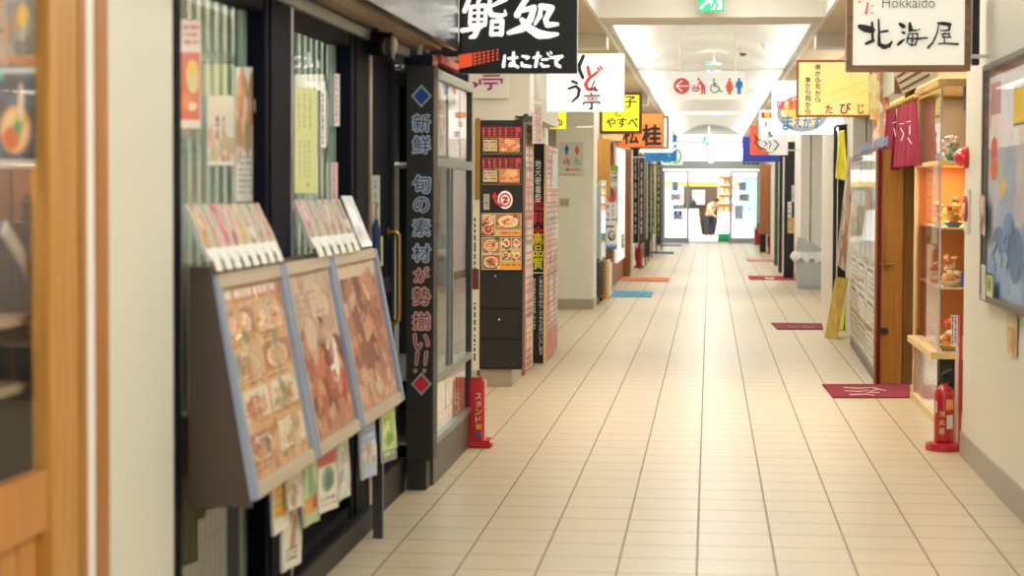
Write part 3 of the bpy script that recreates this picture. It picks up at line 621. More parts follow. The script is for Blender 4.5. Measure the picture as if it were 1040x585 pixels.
c = Cv(46, 90, 'C8A48A', 22); c.rect(0, 0, 1, .45, 'D0B8A0'); c.text(.1, .12, .8, .42, '9A7A6A', 7, .4); c.rect(0, .45, 1, 1, 'B8785A'); c.blobs(.05, .38, .9, .98, ['8A4A38', 'C87858', 'A85A40', 'D8A080', '6A4838', 'C04838'], 46, (.05, .13)); c.ell(.75, .55, .12, .16, 'F0E8E0'); c.rect(.0, .82, 1, 1, 'C8A080', .6)
c.blobs(.05, .5, .95, .95, ['B87058', 'D0906A', '9A5444', 'E0B090', '7A4438'], 50, (.02, .06)); c.blobs(.05, .02, .95, .45, ['C8A890', 'DCC0A8', 'B89880'], 30, (.03, .1)); c.grain(.05)
c_pan.append(('middle framed menu, cream text above red brown seafood pictures', c))
c = Cv(46, 90, 'C49A7C', 23); c.blobs(.05, .05, .95, .95, ['A87058', 'C89070', 'D8B090', '8A5A48', 'B87868'], 50, (.06, .16)); c.line(.45, .15, .7, .75, .07, '7A5040'); c.line(.3, .3, .5, .85, .08, '8A5848'); c.rect(0, .8, 1, 1, 'CFA888', .7); c.rect(0, 0, 1, .1, 'D8C0A8')
c.blobs(.03, .1, .97, .97, ['B07860', 'D09878', 'C08868', 'E0B898', '906050', 'D8C0A8'], 80, (.02, .07), 1.6); c.grain(.05)
c_pan.append(('farthest framed menu, pinkish brown crab picture on a tan ground', c))
FR = mat('pale_blue_aluminium', '9FB2CE', .35, .4); FRB = mat('beige_lit_frame', 'C8BCA8', .35, .3)  # beige of the rails puts light on the aluminium into the colour
nr = Vector((.655, 0, .125)).normalized()
for i in range(3):
    ya, yb = Yp[i]+.005, Yp[i+1]-.005; lb, cv = c_pan[i]
    t = thing('framed_menu', lb, 'menu', pw(1, ya), 'framed menus on the slanted stand')
    off = nr*.03; w = .045
    for yy in (ya+w/2, yb-w/2): MB().bar(pw(0, yy)+off, pw(1, yy)+off, w, .03, nr).build('frame_side', FR, t, bevel=.004)
    for uu in (.03, .97): MB().bar(pw(uu, ya+w)+off*.9, pw(uu, yb-w)+off*.9, w, .025, nr).build('frame_rail', FRB, t, bevel=.004)
    o2 = nr*.012
    panel('menu_print', pw(.06, ya+w)+o2, pw(.06, yb-w)+o2, pw(.94, yb-w)+o2, pw(.94, ya+w)+o2, cv, PAPER, t)
    # wavy clear film over the print
    m = MB(); q = []; nn = 24
    for jj in range(nn+1):
        for ii in range(nn+1):
            u = .05+.9*jj/nn; y = ya+w+(yb-ya-2*w)*ii/nn
            q.append(pw(u, y)+nr*(.021+.005*math.sin(ii*.8+jj*.5+i)*math.sin(jj*.37+i*2)*(1.2-jj/nn)+.0015*math.sin(ii*1.9)))
    m.add(q, [(jj*(nn+1)+ii, jj*(nn+1)+ii+1, (jj+1)*(nn+1)+ii+1, (jj+1)*(nn+1)+ii) for jj in range(nn) for ii in range(nn)])
    m.build('clear_film', FILM, t, smooth=True)

# rows of laminated picture cards above the menus
def cards(y0, y1, n, z0, z1, cols, what, group, last=None):
    for i in range(n):
        ya = y0+(y1-y0)*i/n; yb = y0+(y1-y0)*(i+1)/n-.001; cc = cols[i % len(cols)]
        t = thing('picture_card', '%s picture card, %s from the near end %s' % (cc[0], ['first', 'second', 'third', 'fourth', 'fifth', 'sixth', 'seventh', 'eighth'][i], what), 'card', (-1.45, ya, z0), group)
        c = Cv(10, 28, cc[1], i); c.line(.5, .12, .55, .6, .22, cc[2]); c.line(.45, .3, .55, .75, .16, cc[3]); s_ = c.a; c.a = np.clip(s_*.86-.03, 0, 1); c.blobs(.1, .1, .9, .7, [cc[2], cc[3], 'F4ECE0'], 5, (.05, .14)); c.rect(0, .78, 1, 1, 'EEF0EA')
        f = lambda y, u: Vector((-1.50+.075*u+.012*u*u, y, z1+(z0-z1)*u))
        panel('card_sheet', f(ya, 0), f(yb, 0), f(yb, .86), f(ya, .86), c, PAPER, t, t=.004, wav=.004)
        mid = (ya+yb)/2; w = (yb-ya)*.33
        m = MB(); m.slab(f(mid-w, .84)+Vector((.006, 0, 0)), f(mid+w, .84)+Vector((.006, 0, 0)), f(mid+w, 1.04), f(mid-w, 1.04), .004); m.build('white_tab', mat('white_tab', 'F2F2EA', .4), t, bevel=.002)
cards(5.50, 6.42, 8, 1.27, 1.455, [('pale green and orange', 'DCE4CC', 'E8844C', 'F0A860'), ('white and green', 'E8E8DC', 'C8BC90', 'E0A080'), ('pink red fish', 'F0D8D0', 'D85860', 'F090A0'), ('cream and pink', 'F2E0D0', 'E8A0A0', 'D87878'),
    ('yellow orange', 'F0E4D0', 'E8B050', 'F0C878'), ('pale yellow', 'EEE6D4', 'E0B860', 'C8A050'), ('grey and green', 'DCDCD0', '8A9A70', 'D0A898'), ('peach and white', 'F2DCCC', 'D8906C', 'E8B090')], 'under the first window', 'picture cards under the first window')
cards(6.98, 7.86, 6, 1.262, 1.462, [('pink and white', 'E8D8D4', 'D89098', 'C8A0A8'), ('pale pink', 'E6DAD0', 'D8A098', 'B8A890'), ('grey green', 'D4DACC', 'A0A890', 'D8A890'), ('cream and rose', 'E8DCCC', 'D89080', 'C8B090'), ('green and rose', 'DCE0CC', 'B8A880', 'D09088'), ('rose brown', 'E0D0C4', 'B88878', 'A89888')], 'under the second window', 'picture cards under the second window')
t = thing('leaflet_folder', 'silver grey patterned leaflet at the far end under the second window', 'leaflet', (-1.45, 7.9, 1.26)); c = Cv(16, 30, 'C4C4CC', 5); c.blobs(0, 0, 1, 1, ['D8D8E0', 'A8A0B0', 'E8E4E8', '9098A8'], 30, (.06, .14))
panel('leaflet_sheet', (-1.50, 7.90, 1.475), (-1.50, 8.13, 1.475), (-1.42, 8.18, 1.265), (-1.42, 7.93, 1.265), c, GLOSS, t, t=.005)

# papers hanging below the menus
def hang(px0, py0, px1, py1, cv, label, X=-1.335, sl=2, dx_=2):
    A, B, C2, D = PX(px0, py0, X), PX(px1, py0-sl, X), PX(px1+dx_, py1-sl, X), PX(px0+dx_, py1, X)
    return tag(panel('hanging_leaflet', A, B, C2, D, cv, PAPER, t=.002, wav=.003), label, 'leaflet', 'leaflets hanging under the framed menus')
hang(276, 483, 292, 545, Cv(20, 40, 'E8E2D4', 31).rect(.1, .2, .8, .75, 'E0A838').text(.2, .3, .7, .7, 'F0D080', 3), 'white leaflet with an orange yellow block, nearest under the framed menus', X=-1.37, sl=9)
hang(287, 500, 306, 582, Cv(20, 50, 'E2DDD2', 32).blobs(.3, .3, .7, .65, ['A87850', '8A9060', 'D0A890'], 10, (.08, .15)).text(.2, .75, .8, .92, '706860', 3), 'long white leaflet hanging lowest under the framed menus', X=-1.375, sl=10, dx_=0)
hang(291, 476, 311, 520, Cv(20, 30, 'E8D8CC', 33).blobs(.1, .1, .9, .9, ['D8A0A0', 'C8B8A0', 'F0E8E0', 'B89080'], 14, (.08, .2)), 'pink and cream leaflet between the long white one and the green one', X=-1.355, sl=8)
hang(308, 462, 323, 536, Cv(20, 40, 'B8D0A0', 34).rect(0, .62, 1, .85, 'D8A040').rect(.6, .6, 1, .8, 'C85038').blobs(.1, .05, .9, .5, ['98C088', 'D8E0C0', '80A878'], 12, (.08, .2)), 'green leaflet with a yellow and red foot under the framed menus', X=-1.35, sl=8)
hang(322, 458, 342, 523, Cv(22, 40, 'EAE0D4', 35).rect(0, 0, 1, .28, 'D86868').ell(.5, .5, .34, .2, '88A888').ell(.55, .52, .2, .14, '5A7068').rect(0, .75, 1, 1, 'E4DED2').text(.1, .78, .9, .95, '908880', 2), 'white leaflet with a pink red head and a grey green picture', X=-1.345, sl=8)
hang(342, 448, 354, 510, Cv(18, 40, 'C8D4BC', 36).blobs(.1, .05, .9, .9, ['A0C0A0', 'D8A8B0', 'E0E4D0', 'B0A0B8'], 16, (.08, .2)), 'pale green and pink leaflet beside the dark stand leg', X=-1.34, sl=7)
hang(366, 430, 381, 488, Cv(20, 36, 'B4C4DC', 37).rect(0, 0, 1, .5, '8FA8D0').text(.1, .1, .9, .5, 'C8D4EC', 3).blobs(.1, .5, .9, .9, ['C89080', 'A0B8A0', 'E0DCD8'], 10, (.08, .2)), 'blue and white leaflet beyond the dark stand leg', sl=6)
hang(387, 418, 401, 471, Cv(20, 36, 'D0E09C', 38).rect(.1, .15, .9, .65, 'A8CC60').blobs(.2, .2, .8, .6, ['6AA050', 'E0E8B0'], 8, (.08, .16)).rect(0, .78, 1, 1, '8A9080').text(.1, .8, .9, .96, 'E0E0D8', 1), 'lime green leaflet hanging farthest, under the last framed menu', sl=5)

# entrance with brass handle
ya, yb = yl(374), 9.58
d = S(MB().box(XG-.06, XG-.0, ya+.05, yb, .02, 2.15).build('door_4', NAVY, bevel=.003))
m = MB(); m.box(XG-.0, XG+.008, ya+.05, ya+.15, .02, 2.15); m.box(XG-.0, XG+.008, yb-.1, yb, .02, 2.15); m.box(XG, XG+.008, ya+.15, yb-.1, 1.0, 1.08); m.build('door_frame', DARK, d, bevel=.002)
yh = PX(405, 280, -1.50).y
hh = MB(); P1 = PX(404, 236, -1.50); P2 = PX(404, 328, -1.50)
hh.tube([(-1.555, yh, P1.z), (-1.515, yh, P1.z), (-1.503, yh, P1.z-.012), (-1.5, yh, P1.z-.04), (-1.5, yh, P2.z+.04), (-1.503, yh, P2.z+.012), (-1.515, yh, P2.z), (-1.555, yh, P2.z)], .012, 12)
hh.build('door_handle', BRASS, d, smooth=True)
for z in (P1.z, P2.z): MB().cyl((-1.556, yh, z), (-1.548, yh, z), .022).build('handle_rose', BRASS, d, smooth=True)
tag(panel('door_plate', PX(378, 178, -1.55), PX(386, 178, -1.55), PX(386, 237, -1.55), PX(378, 237, -1.55), Cv(8, 30, '9FB0B0').vtext(.3, .1, .8, .5, '5A686A', 1).ell(.5, .75, .3, .1, '6A7C80'), PAPER), 'narrow grey plate on the dark door beside the brass handle', 'plate')
tag(panel('door_notice', PX(381, 240, -1.545), PX(389, 240, -1.545), PX(389, 270, -1.545), PX(381, 270, -1.545), Cv(8, 16, 'A8B878').text(.1, .1, .9, .9, '788850', 4), PAPER), 'small green notice low beside the brass handle', 'notice')
t = thing('umbrella', 'folded blue umbrella leaning at the end of the second window', 'umbrella', (-1.49, 8.62, 1.0))
MB().lathe([(.004, 1.02), (.014, 1.06), (.022, 1.2), (.02, 1.32), (.008, 1.37)], (-1.48, 8.62, 0), 12).build('canopy', mat('blue_nylon', '1A2858', .6), t, smooth=True); MB().tube([(-1.48, 8.62, 1.36), (-1.48, 8.62, 1.42), (-1.47, 8.60, 1.44)], .006).build('handle', TANW, t, smooth=True)

S(box(XG, -1.502, yl(374), 9.6, 0, .17).build('trim_15', DARK))
# text pillar
PYF = 9.62
t = thing('sign_pillar', 'tall black pillar with vertical blue and red brush writing beside the entrance', 'sign', (-1.42, PYF, 0))
xa, xb = PY(412.5, 300, PYF).x, PY(440, 300, PYF).x; zb = PY(425, 468, PYF).z; zt2 = PY(425, 66, PYF).z
PG = mat('black_grained_board', '24221F', .5, var=.25, vs=25)
box(xa, xb, PYF, PYF+.16, zb, zt2).build('pillar_board', PG, t, bevel=.004)
box(PY(412.5, 470, PYF).x, PY(432.5, 470, PYF).x, PYF+.01, PYF+.15, 0, zb).build('pillar_foot', PG, t, bevel=.003)
fo = faceY(PYF-.002); fi = faceY(PYF-.004)
cap = box(PY(411, 60, PYF).x, PY(440, 60, PYF).x, PYF-.02, PYF+.17, zt2, PY(425, 56, PYF).z).build('pillar_cap', mat('blue_black_cap', '141B30', .2), t, bevel=.004)
out_b = mat('pale_blue_outline', 'BCCCE8', .5); out_r = mat('rose_outline', 'ECB4B4', .5); fb = mat('navy_letter', '20304E', .5); fr = mat('dark_red_letter', '5A1C22', .5)
bl, rd = [('新', 125), ('鮮', 147), ('旬', 187), ('の', 208), ('素', 231), ('材', 257)], [('が', 279), ('勢', 301), ('揃', 326), ('い', 347)]
o1, i1, o2_, i2 = MB(), MB(), MB(), MB()
for L, oo, ii in ((bl, o1, i1), (rd, o2_, i2)):
    for ch, y in L:
        s = 8.6 if ch not in 'のがい' else 7.5
        write(oo, ch, fo, 428-s, y-s, 428+s, y+s, .085); write(ii, ch, fi, 428-s, y-s, 428+s, y+s, 0)
for x in (424, 433):
    strokes(o2_, [[(x, 358, 4.2), (x-1.2, 370, 3.2)], [(x-2, 376, 3.6), (x-2.2, 377, 3.6)]], fo); strokes(i2, [[(x, 358, 2), (x-1.2, 370, 1.2)], [(x-2, 376, 1.6), (x-2.2, 377, 1.6)]], fi)
o1.build('blue_lettering', out_b, t); i1.build('blue_lettering', fb, t, label='navy filling of the upper characters'); o2_.build('red_lettering', out_r, t); i2.build('red_lettering', fr, t, label='dark red filling of the lower characters')
def diamond(y, c, nm):
    m = MB()
    for k_, (r, f) in enumerate(((10.5, fo), (8.2, fi))):
        m.k = k_; m.add([f(428, y-r*1.12), f(428+r, y), f(428, y+r*1.12), f(428-r, y)], [(0, 1, 2, 3)])
    m.build(nm, [mat('silver_outline', 'A8AEB4', .4), c], t)
diamond(97.5, mat('cobalt_blue', '12489A', .4), 'blue_diamond'); diamond(390, mat('signal_red', 'C42C2C', .4), 'red_diamond')

# glass-fronted showcase along the corridor
XS = -1.385; ys, ye = PYF+.165, 11.33
t = thing('glass_showcase', 'dark framed glass showcase with sliding panes beside the black pillar', 'showcase', (XS, ys, 0))
zz = lambda py, px=460: PX(px, py, XS).z
z_top, z_mid1, z_low1, z_low0 = PX(441, 72, XS).z, PX(441, 166, XS).z, PX(441, 385, XS).z, PX(441, 452, XS).z
box(XS-.05, XS+.0, ys, ye, 0, z_low0).build('plinth', mat('stone_grey_plinth', '57534B', .4, spec=.25), t, bevel=.004)
GF = mat('grey_green_frame', '7C8684', .35, .6); GFD = mat('dark_frame', '2A2E30', .35)
for z, h, mm in ((z_top-.035, .05, GF), (z_mid1-.02, .05, GF), (z_low1-.02, .04, GF), (z_low0, .035, GF)): box(XS-.05, XS+.012, ys, ye, z, z+h).build('frame_rail', mm, t, bevel=.003)
box(XS-.05, XS+.01, ye-.06, ye, 0.0, z_top).build('end_post', GFD, t, bevel=.003); box(XS-.05, XS+.006, ys, ys+.03, z_low0, z_top).build('near_post', GFD, t)
ymid = PX(456, 300, XS).y
for y in (ymid, ymid+.12): box(XS-.02, XS+.004, y, y+.03, z_low1, z_mid1).build('sliding_stile', GF, t)
for a, b in ((z_mid1+.03, z_top-.03), (z_low1+.02, z_mid1-.02), (z_low0+.03, z_low1-.02)): box(XS-.012, XS-.006, ys+.03, ye-.06, a, b).build('pane', SHINY, t)
box(-1.85, -1.80, ys, ye, 0, z_top+.02).build('back_board', mat('pale_blind', 'C4C8C4', .5), t); box(-1.85, XS-.05, ys, ye, z_top, z_top+.03).build('top_board', GFD, t)
for z in (z_mid1-.01, z_low1-.01, z_low0): box(-1.8, XS-.05, ys, ye-.06, z, z+.015).build('shelf', ALU, t)
box(-1.8, XS-.05, ye-.05, ye-.02, 0, z_top).build('end_board', DARK, t)
tag(box(XS-.1, XS+.02, 9.9, 10.9, z_top+.05, z_top+.09).build('reflection_strip', mat('orange_reflection', 'C84830', .5), bevel=.004), 'orange strip painting a sign reflection above the glass showcase under the metal fascia', 'painted reflection')  # solid orange strip put in for the reflection of an orange sign
for i, (a, b, c_) in enumerate(((441, 453, 'F0E4DC'), (454, 466, 'E8EEF0'), (467, 474, 'F0D8CC'))):
    cv = Cv(16, 40, c_, 50+i); cv.blobs(.05, .05, .95, .95, ['E89070', 'D8E4E8', '8AB0C0', 'F4F0E8', 'C04838', 'F4F8F8', 'E0C8A0'], 22, (.06, .2))
    tag(panel('window_flyer', PX(a+1.5, 80+i*6, XS-.02), PX(b, 86+i*6, XS-.02), PX(b, 158+i*2, XS-.02), PX(a+1.5, 158+i, XS-.02), cv, GLOSS), ['cream and orange', 'white and blue', 'rose and white'][i]+' flyer inside the top glass of the showcase', 'flyer', 'flyers behind the top showcase glass')
for i, (a, b, c_) in enumerate(((442, 452, 'CDD8B0'), (453, 463, 'E4DCCC'), (464, 472, 'D8B8A0'))):
    cv = Cv(16, 34, c_, 60+i); cv.blobs(.05, .05, .95, .95, ['D8A880', 'E0E4C8', 'C88868', 'F0E8D8', 'A8B888'], 16, (.08, .2))
    tag(panel('window_flyer', PX(a, 390-i*5, XS-.02), PX(b, 386-i*5, XS-.02), PX(b, 438-i*10, XS-.02), PX(a, 447-i*9, XS-.02), cv, GLOSS), ['green tinted', 'cream', 'salmon pink'][i]+' flyer inside the bottom glass of the showcase', 'flyer', 'flyers behind the bottom showcase glass')

# metal fascia and soffit above the sushi front
XF = -1.30; zf = PX(464, 50.5, XF).z; yf = PX(465.5, 50, XF).y
kf = N('polished_steel'); t0 = kf.noise((1, .5, 2), 2.5, 2); kf.b.inputs['Base Color'].default_value = (*lin('A8ACA6'), 1); kf.b.inputs['Metallic'].default_value = 1; kf.b.inputs['Roughness'].default_value = .22; kf.bump(t0, .5, .03)
t = thing('metal_fascia', 'polished steel fascia running above the sushi restaurant front', 'fascia', (XF, 6, zf))
box(XF-.03, XF, 2.0, yf, zf+.0, 2.985).build('steel_sheet', kf.m, t, bevel=.003)
for x0, x1, z, mm in ((XL-.0, XL+.06, 2.21, mat('taupe_board', '8A7662', .5)), (XL+.06, XL+.12, 2.225, mat('beige_board', 'B49E86', .5)), (XL+.12, XF-.03, 2.24, mat('brown_board', '6A5748', .5))):
    box(x0, x1, 2.0, yf, z, z+.08).build('soffit_board', mm, t)
t = thing('spotlight', 'black cylindrical lamp under the steel fascia above the dark entrance', 'lamp', PX(384, 45, -1.44))
P1 = PX(372, 44, -1.46); P2 = P1+Vector((.10, -.12, -.012)); P2 = PX(395, 47, -1.40); P1 = Vector((-1.49, P2.y+.06, P2.z+.02))
MB().cyl(P1, P2, .055, .06, 20).build('lamp_housing', BLK, t, smooth=True); d_ = (P2-P1).normalized(); MB().cyl(P2+d_*.001, P2+d_*.012, .045, n=20).build('lens', mat('warm_lens', 'B8A890', .2, .5), t, smooth=True); MB().lathe([(.05, 0), (.062, 0), (.062, .02), (.05, .02)], P2, 20, 'x').build('rim', BLK, t, smooth=True)
MB().cyl((P1.x+.02, P1.y, P1.z), (P1.x+.02, P1.y, P1.z+.09), .012).build('bracket', BLK, t)
t = thing('door_sensor', 'small white knob shaped sensor on the dark frame by the pillar cap', 'sensor', PY(408, 67, 9.55)); MB().blob(PY(408, 67, 9.55), .014, amp=0).build('sensor_head', ALU, t, smooth=True); MB().cyl(PY(408, 67, 9.55), PY(408, 67, 9.62)+Vector((-.03, 0, 0)), .006).build('sensor_stem', ALU, t)
t = thing('signboard_peg', 'short white peg between the fascia and the pillar cap', 'peg', PY(426, 50, 9.7)); MB().cyl(PY(426.5, 40, 9.7), PY(426.5, 56, 9.7), .012).build('peg_rod', WHITE, t)

# ---- red fire extinguisher stands
def ext_box(px, py, h, label):
    p = PZ(px, py); t = thing('extinguisher_stand', label, 'extinguisher stand', p)
    x, y = p.x, p.y; MB().box(x-.075, x+.085, y-.02, y+.16, 0, .045).build('base', RED, t, bevel=.012)
    prof = [(-.052, .02), (-.052, .12), (-.045, .135), (.045, .135), (.052, .12), (.052, .02), (.03, .0), (-.03, .0)]
    m = MB(); m.extr([(x-.015+a, y+b, .045) for a, b in prof], (0, 0, h-.06)); m.extr([(x-.015+a*.8, y+.015+b*.8, h-.015) for a, b in prof], (0, 0, .015)); m.build('case', RED, t, bevel=.006)
    m = MB(); f = lambda a, b: (a, y-.003, b); m2 = MB()
    for i, ch in enumerate('スタンド'): write(m, ch, f, x-.012, h-.09-i*.045, x+.022, h-.125-i*.045, .01)
    m.build('lettering', mat('cream_letter', 'F0E0B8', .5), t)
    for i, cc in enumerate(('E8B030', '3A60A0')): box(x-.01, x+.02, y-.003, y, h-.30-i*.045, h-.27-i*.045).build('label', mat('mini_label_%d' % i, cc, .5), t)
    return t
ext_box(485, 455, .41, 'slim red fire extinguisher stand at the end of the glass showcase')

# ---- narrow gold framed board and banner behind the showcase
t = thing('narrow_board', 'narrow gold framed board half hidden behind the showcase end', 'board', PY(484, 160, 13.2)); Y = 13.2
m = MB(); xa, xb = PY(475, 160, Y).x, PY(487.5, 160, Y).x; za, zb_ = PY(484, 120, Y).z, PY(484, 203, Y).z
box(xa, xb, Y, Y+.03, zb_, za).build('board_face', mat('cream_board', 'E4D8B8', .5), t); box(xb-.03, xb, Y-.01, Y+.03, zb_, za).build('gold_edge', mat('gold_edge', 'B48A3C', .4, .4), t)
tag(panel('banner', PY(474, 204, Y), PY(486.5, 204, Y), PY(486, 376, Y), PY(474, 376, Y), Cv(12, 90, 'E2DCC0', 9).vtext(.6, .1, .9, .45, '50463A', 1).rect(0, .4, 1, .52, '6A2828').vtext(.55, .6, .9, .95, '3A3A30', 1), PAPER, t=.01), 'cream banner with dark writing hanging under the narrow gold board', 'banner')
tag(MB().cyl(PY(486, 376, Y), (PY(486, 376, Y).x, Y, 0), .01).cyl((PY(486, 376, Y).x, Y, 0), (PY(486, 376, Y).x, Y, .015), .06).build('banner_stand', CHAR), 'thin dark stand under the cream banner by the red extinguisher stand', 'stand')

# ---- black menu kiosk
Y = 14.8; t = thing('menu_kiosk', 'black kiosk cabinet with food posters and a red arrow sign on a stone base', 'kiosk', (-1.58, Y, 0))
xa, xb = PY(487, 300, Y).x, PY(530.5, 300, Y).x; zk, zb_ = PY(500, 122, Y).z, PY(500, 375, Y).z
KB = mat('kiosk_black', '1D1C1D', .45); box(xa, xb, Y, Y+.14, zb_, zk).build('cabinet_body', KB, t, bevel=.006)
xc = PY(519, 390, Y).x; box(xa, xc, Y+.03, Y+.8, 0, zb_).build('stone_base', STONE, t, bevel=.003)
for i, py in enumerate((277, 313, 344)):
    z1, z0 = PY(500, py, Y).z, PY(500, (313, 344, 374)[i], Y).z; box(xa+.01, xb-.01, Y-.012, Y, z0+.006, z1-.006).build('door_panel', KB, t, bevel=.003)
for px, py in ((503, 280.5), (507, 324.5)): MB().blob(PY(px, py, Y-.016), .009, amp=0).build('knob', ALU, t, smooth=True)
def meat(seed):
    c = Cv(48, 34, '3A1C1A', seed); 
    c.rect(0, 0, 1, .4, '7A2226')
    for i in range(7):
        c.rect(.02+.14*i, .02, .09+.14*i, .38, 'A8262E'); c.rect(.04+.14*i, .06, .06+.14*i, .34, 'E8B8B0', .7)
    for y in (.1, .2, .3): c.rect(.0, y, 1, y+.03, '2A1A18', .7)
    c.text(.05, .42, .95, .47, 'D8C8A0', 1); c.rect(.86, .03, .97, .2, 'D83040')
    c.rect(.05, .48, .4, .88, 'C8B890'); c.text(.07, .52, .38, .86, '7A6850', 3); c.rect(.44, .42, .96, .92, 'C88A50'); c.ell(.72, .68, .2, .2, 'E0A070'); c.blobs(.5, .5, .9, .85, ['D87858', 'F0C090', 'C86848', 'E8B080'], 14, (.05, .1)); c.rect(0, .94, 1, 1, '6A5A40'); return c.grain(.07)
def mosaic(seed, top):
    c = Cv(48, 34 if top else 40, 'C8B48C', seed); rg = random.Random(seed)
    cells = [(0, 0, .34, .4), (.34, 0, 1, .72), (0, .4, .34, 1)] if top else [(0, 0, .48, .5), (.5, 0, .74, .35), (.76, 0, 1, .35), (0, .52, .48, 1), (.5, .4, .74, .72), (.76, .4, 1, .72)]
    for x0, y0, x1, y1 in cells:
        c.rect(x0+.02, y0+.02, x1-.02, y1-.02, rg.choice(['94582E', 'A87844', '6E3A24', '8A6A48'])); c.blobs(x0+.03, y0+.03, x1-.03, y1-.03, ['C85838', 'E0A870', '4E5A34', 'F0DCC0', '8A3424'], 8, (.03, .07)); c.dish((x0+x1)/2, (y0+y1)/2, (x1-x0)*.4, (y1-y0)*.38, ['C85030', 'E09060', 'F0C890', '7A3A28', '4A7038'])
    c.rect(.45, .78, 1, .98, 'E8A030'); c.text(.5, .82, .97, .95, 'B02820', 1); c.rect(.8, .02, .9, .2, 'C83028') if top else None; return c.grain(.08)
for nm, y0, y1, cv, lb in (('meat_poster', 128.5, 157, meat(1), 'red headed grilled meat poster, the upper one'), ('meat_poster', 160, 188, meat(2), 'red headed grilled meat poster, the lower one'), ('dish_poster', 216.5, 240, mosaic(3, True), None), ('dish_poster', 241, 274, mosaic(4, False), None)):
    panel(nm, PY(489, y0, Y-.012), PY(529.5, y0, Y-.012), PY(529.5, y1, Y-.012), PY(489, y1, Y-.012), cv, PAPER, t, t=.006, label=lb)
m = MB(); f = faceY(Y-.004); m.add([f(513+12.5/1.6*math.cos(a*.314), 203+12.5/1.6*1.2*math.sin(a*.314)) for a in range(20)], [tuple(range(20))]); m.k = 1; f = faceY(Y-.006)
ring = [f(513+6*math.cos(a*.314), 203+7*math.sin(a*.314)) for a in range(20)]+[f(513+4.6*math.cos(a*.314), 203+5.4*math.sin(a*.314)) for a in range(20)]; m.add(ring, [(a, (a+1) % 20, 20+(a+1) % 20, 20+a) for a in range(20)])
strokes(m, [[(511, 201, 2), (515, 201, 2), (511.5, 206, 2), (515, 205, 2)]], f); m.build('round_emblem', [mat('white_print', 'F4F2EE', .5), mat('crimson_print', 'C8283C', .5)], t)
m = MB(); strokes(m, [[(509, 209, 2.6), (504, 206, 2.4), (502, 201, 2.2)]], f); m.add([f(499, 201), f(502.5, 194.5), f(506, 200.5)], [(0, 1, 2)]); m.build('arrow', mat('crimson_arrow', 'D0283C', .5), t)
panel('small_sign', PY(491, 197, Y-.008), PY(497, 197, Y-.008), PY(497, 213, Y-.008), PY(491, 213, Y-.008), Cv(8, 16, 'A8A898').text(.2, .1, .8, .9, '686860', 4), PAPER, t)
# purple lettering panel on the cream wall
t = thing('wall_sign', 'cream wall sign with a purple character above the black kiosk', 'sign', PY(498, 88, 15.6)); Y = 15.6
box(PY(474, 90, Y).x, PY(517, 90, Y).x, Y-.02, Y, PY(500, 100, Y).z, PY(500, 70, Y).z).build('sign_face', mat('cream_sign', 'E4E4DC', .5), t, bevel=.002)
m = MB(); f = faceY(Y-.024); strokes(m, [[(491, 77, 1.6), (507, 77, 1.6)], [(490, 80.5, 1.8), (510, 80.5, 1.8)], [(487.5, 81, 2), (487.5, 85, 2.2)], [(509.5, 81, 2), (509.5, 84, 2)], [(492, 84.6, 1.8), (505, 84.6, 1.8)], [(498.5, 85, 2.6), (498.5, 90, 2.6), (495.5, 91, 2.2)], [(481, 84, 2), (484, 86, 3), (482, 88, 2)]], f); m.build('lettering', mat('purple_letter', 'A01C7C', .5), t)

# boards with leaflets between kiosk and passage
def aboard(P0, P1, z1, cv, label, edge, nm='leaflet_board'):
    t = thing(nm, label, 'board', P0); up = Vector((0, 0, z1))
    panel('board_print', P0+up, P1+up, P1+Vector((0, 0, .03)), P0+Vector((0, 0, .03)), cv, PAPER, t, t=.02)
    d = (P1-P0).normalized()*.012
    m = MB(); m.box(P0.x-.02, P0.x+.004, P0.y-.025, P0.y, 0, z1); m.build('board_edge', edge, t); return t
cv = Cv(30, 100, 'E0D0C0', 71); cv.blobs(0, 0, 1, 1, ['C8A0A0', 'D8C0B0', 'B89898', 'E8E0D8', 'D08868', 'C8C0D0', 'E8D8C8'], 90, (.04, .12))
for j in range(10): cv.text(.1, .02+j*.1, .9, .1+j*.1, ['A05048', '705858', 'C07858'][j % 3], 3)
aboard(PZ(532.5, 381), PZ(541, 374), PX(533, 126, -1.5).z, cv, 'leaflet covered board with a brown edge beside the black kiosk', wood('reddish_edge', '8A5030', 'A8683C'))
cv = Cv(30, 110, 'E2D0C4', 72); cv.blobs(0, 0, 1, 1, ['D8A090', 'E0C8BC', 'C89890', 'E8E0DC', 'B8C8D8', 'E0B890'], 80, (.04, .12))
for j in range(12): cv.text(.08, .02+j*.08, .92, .09+j*.08, ['B06058', '907068', 'C87868'][j % 3], 3)
cv.rect(0, .88, 1, 1, 'C86860', .7); cv.rect(.5, .03, .95, .2, 'C8DCE4')
aboard(PZ(554.2, 369.5), PZ(566, 356), PZ(553, 369.5).z+PX(560, 150, -1.44).z, cv, 'tall leaflet board with pink price lists beyond the black banner', wood('pale_edge', 'C8A888', 'D8BC9C'))
Y = 16.9; t = thing('vertical_banner', 'narrow black board with white, red and yellow vertical writing', 'sign board', PY(546, 370, Y))
xa, xb = PY(539.5, 250, Y).x, PY(553, 250, Y).x; z1 = PY(546, 146, Y).z
box(xa, xb, Y, Y+.03, .0, z1).build('banner_board', BLK, t, bevel=.003); f = faceY(Y-.003)
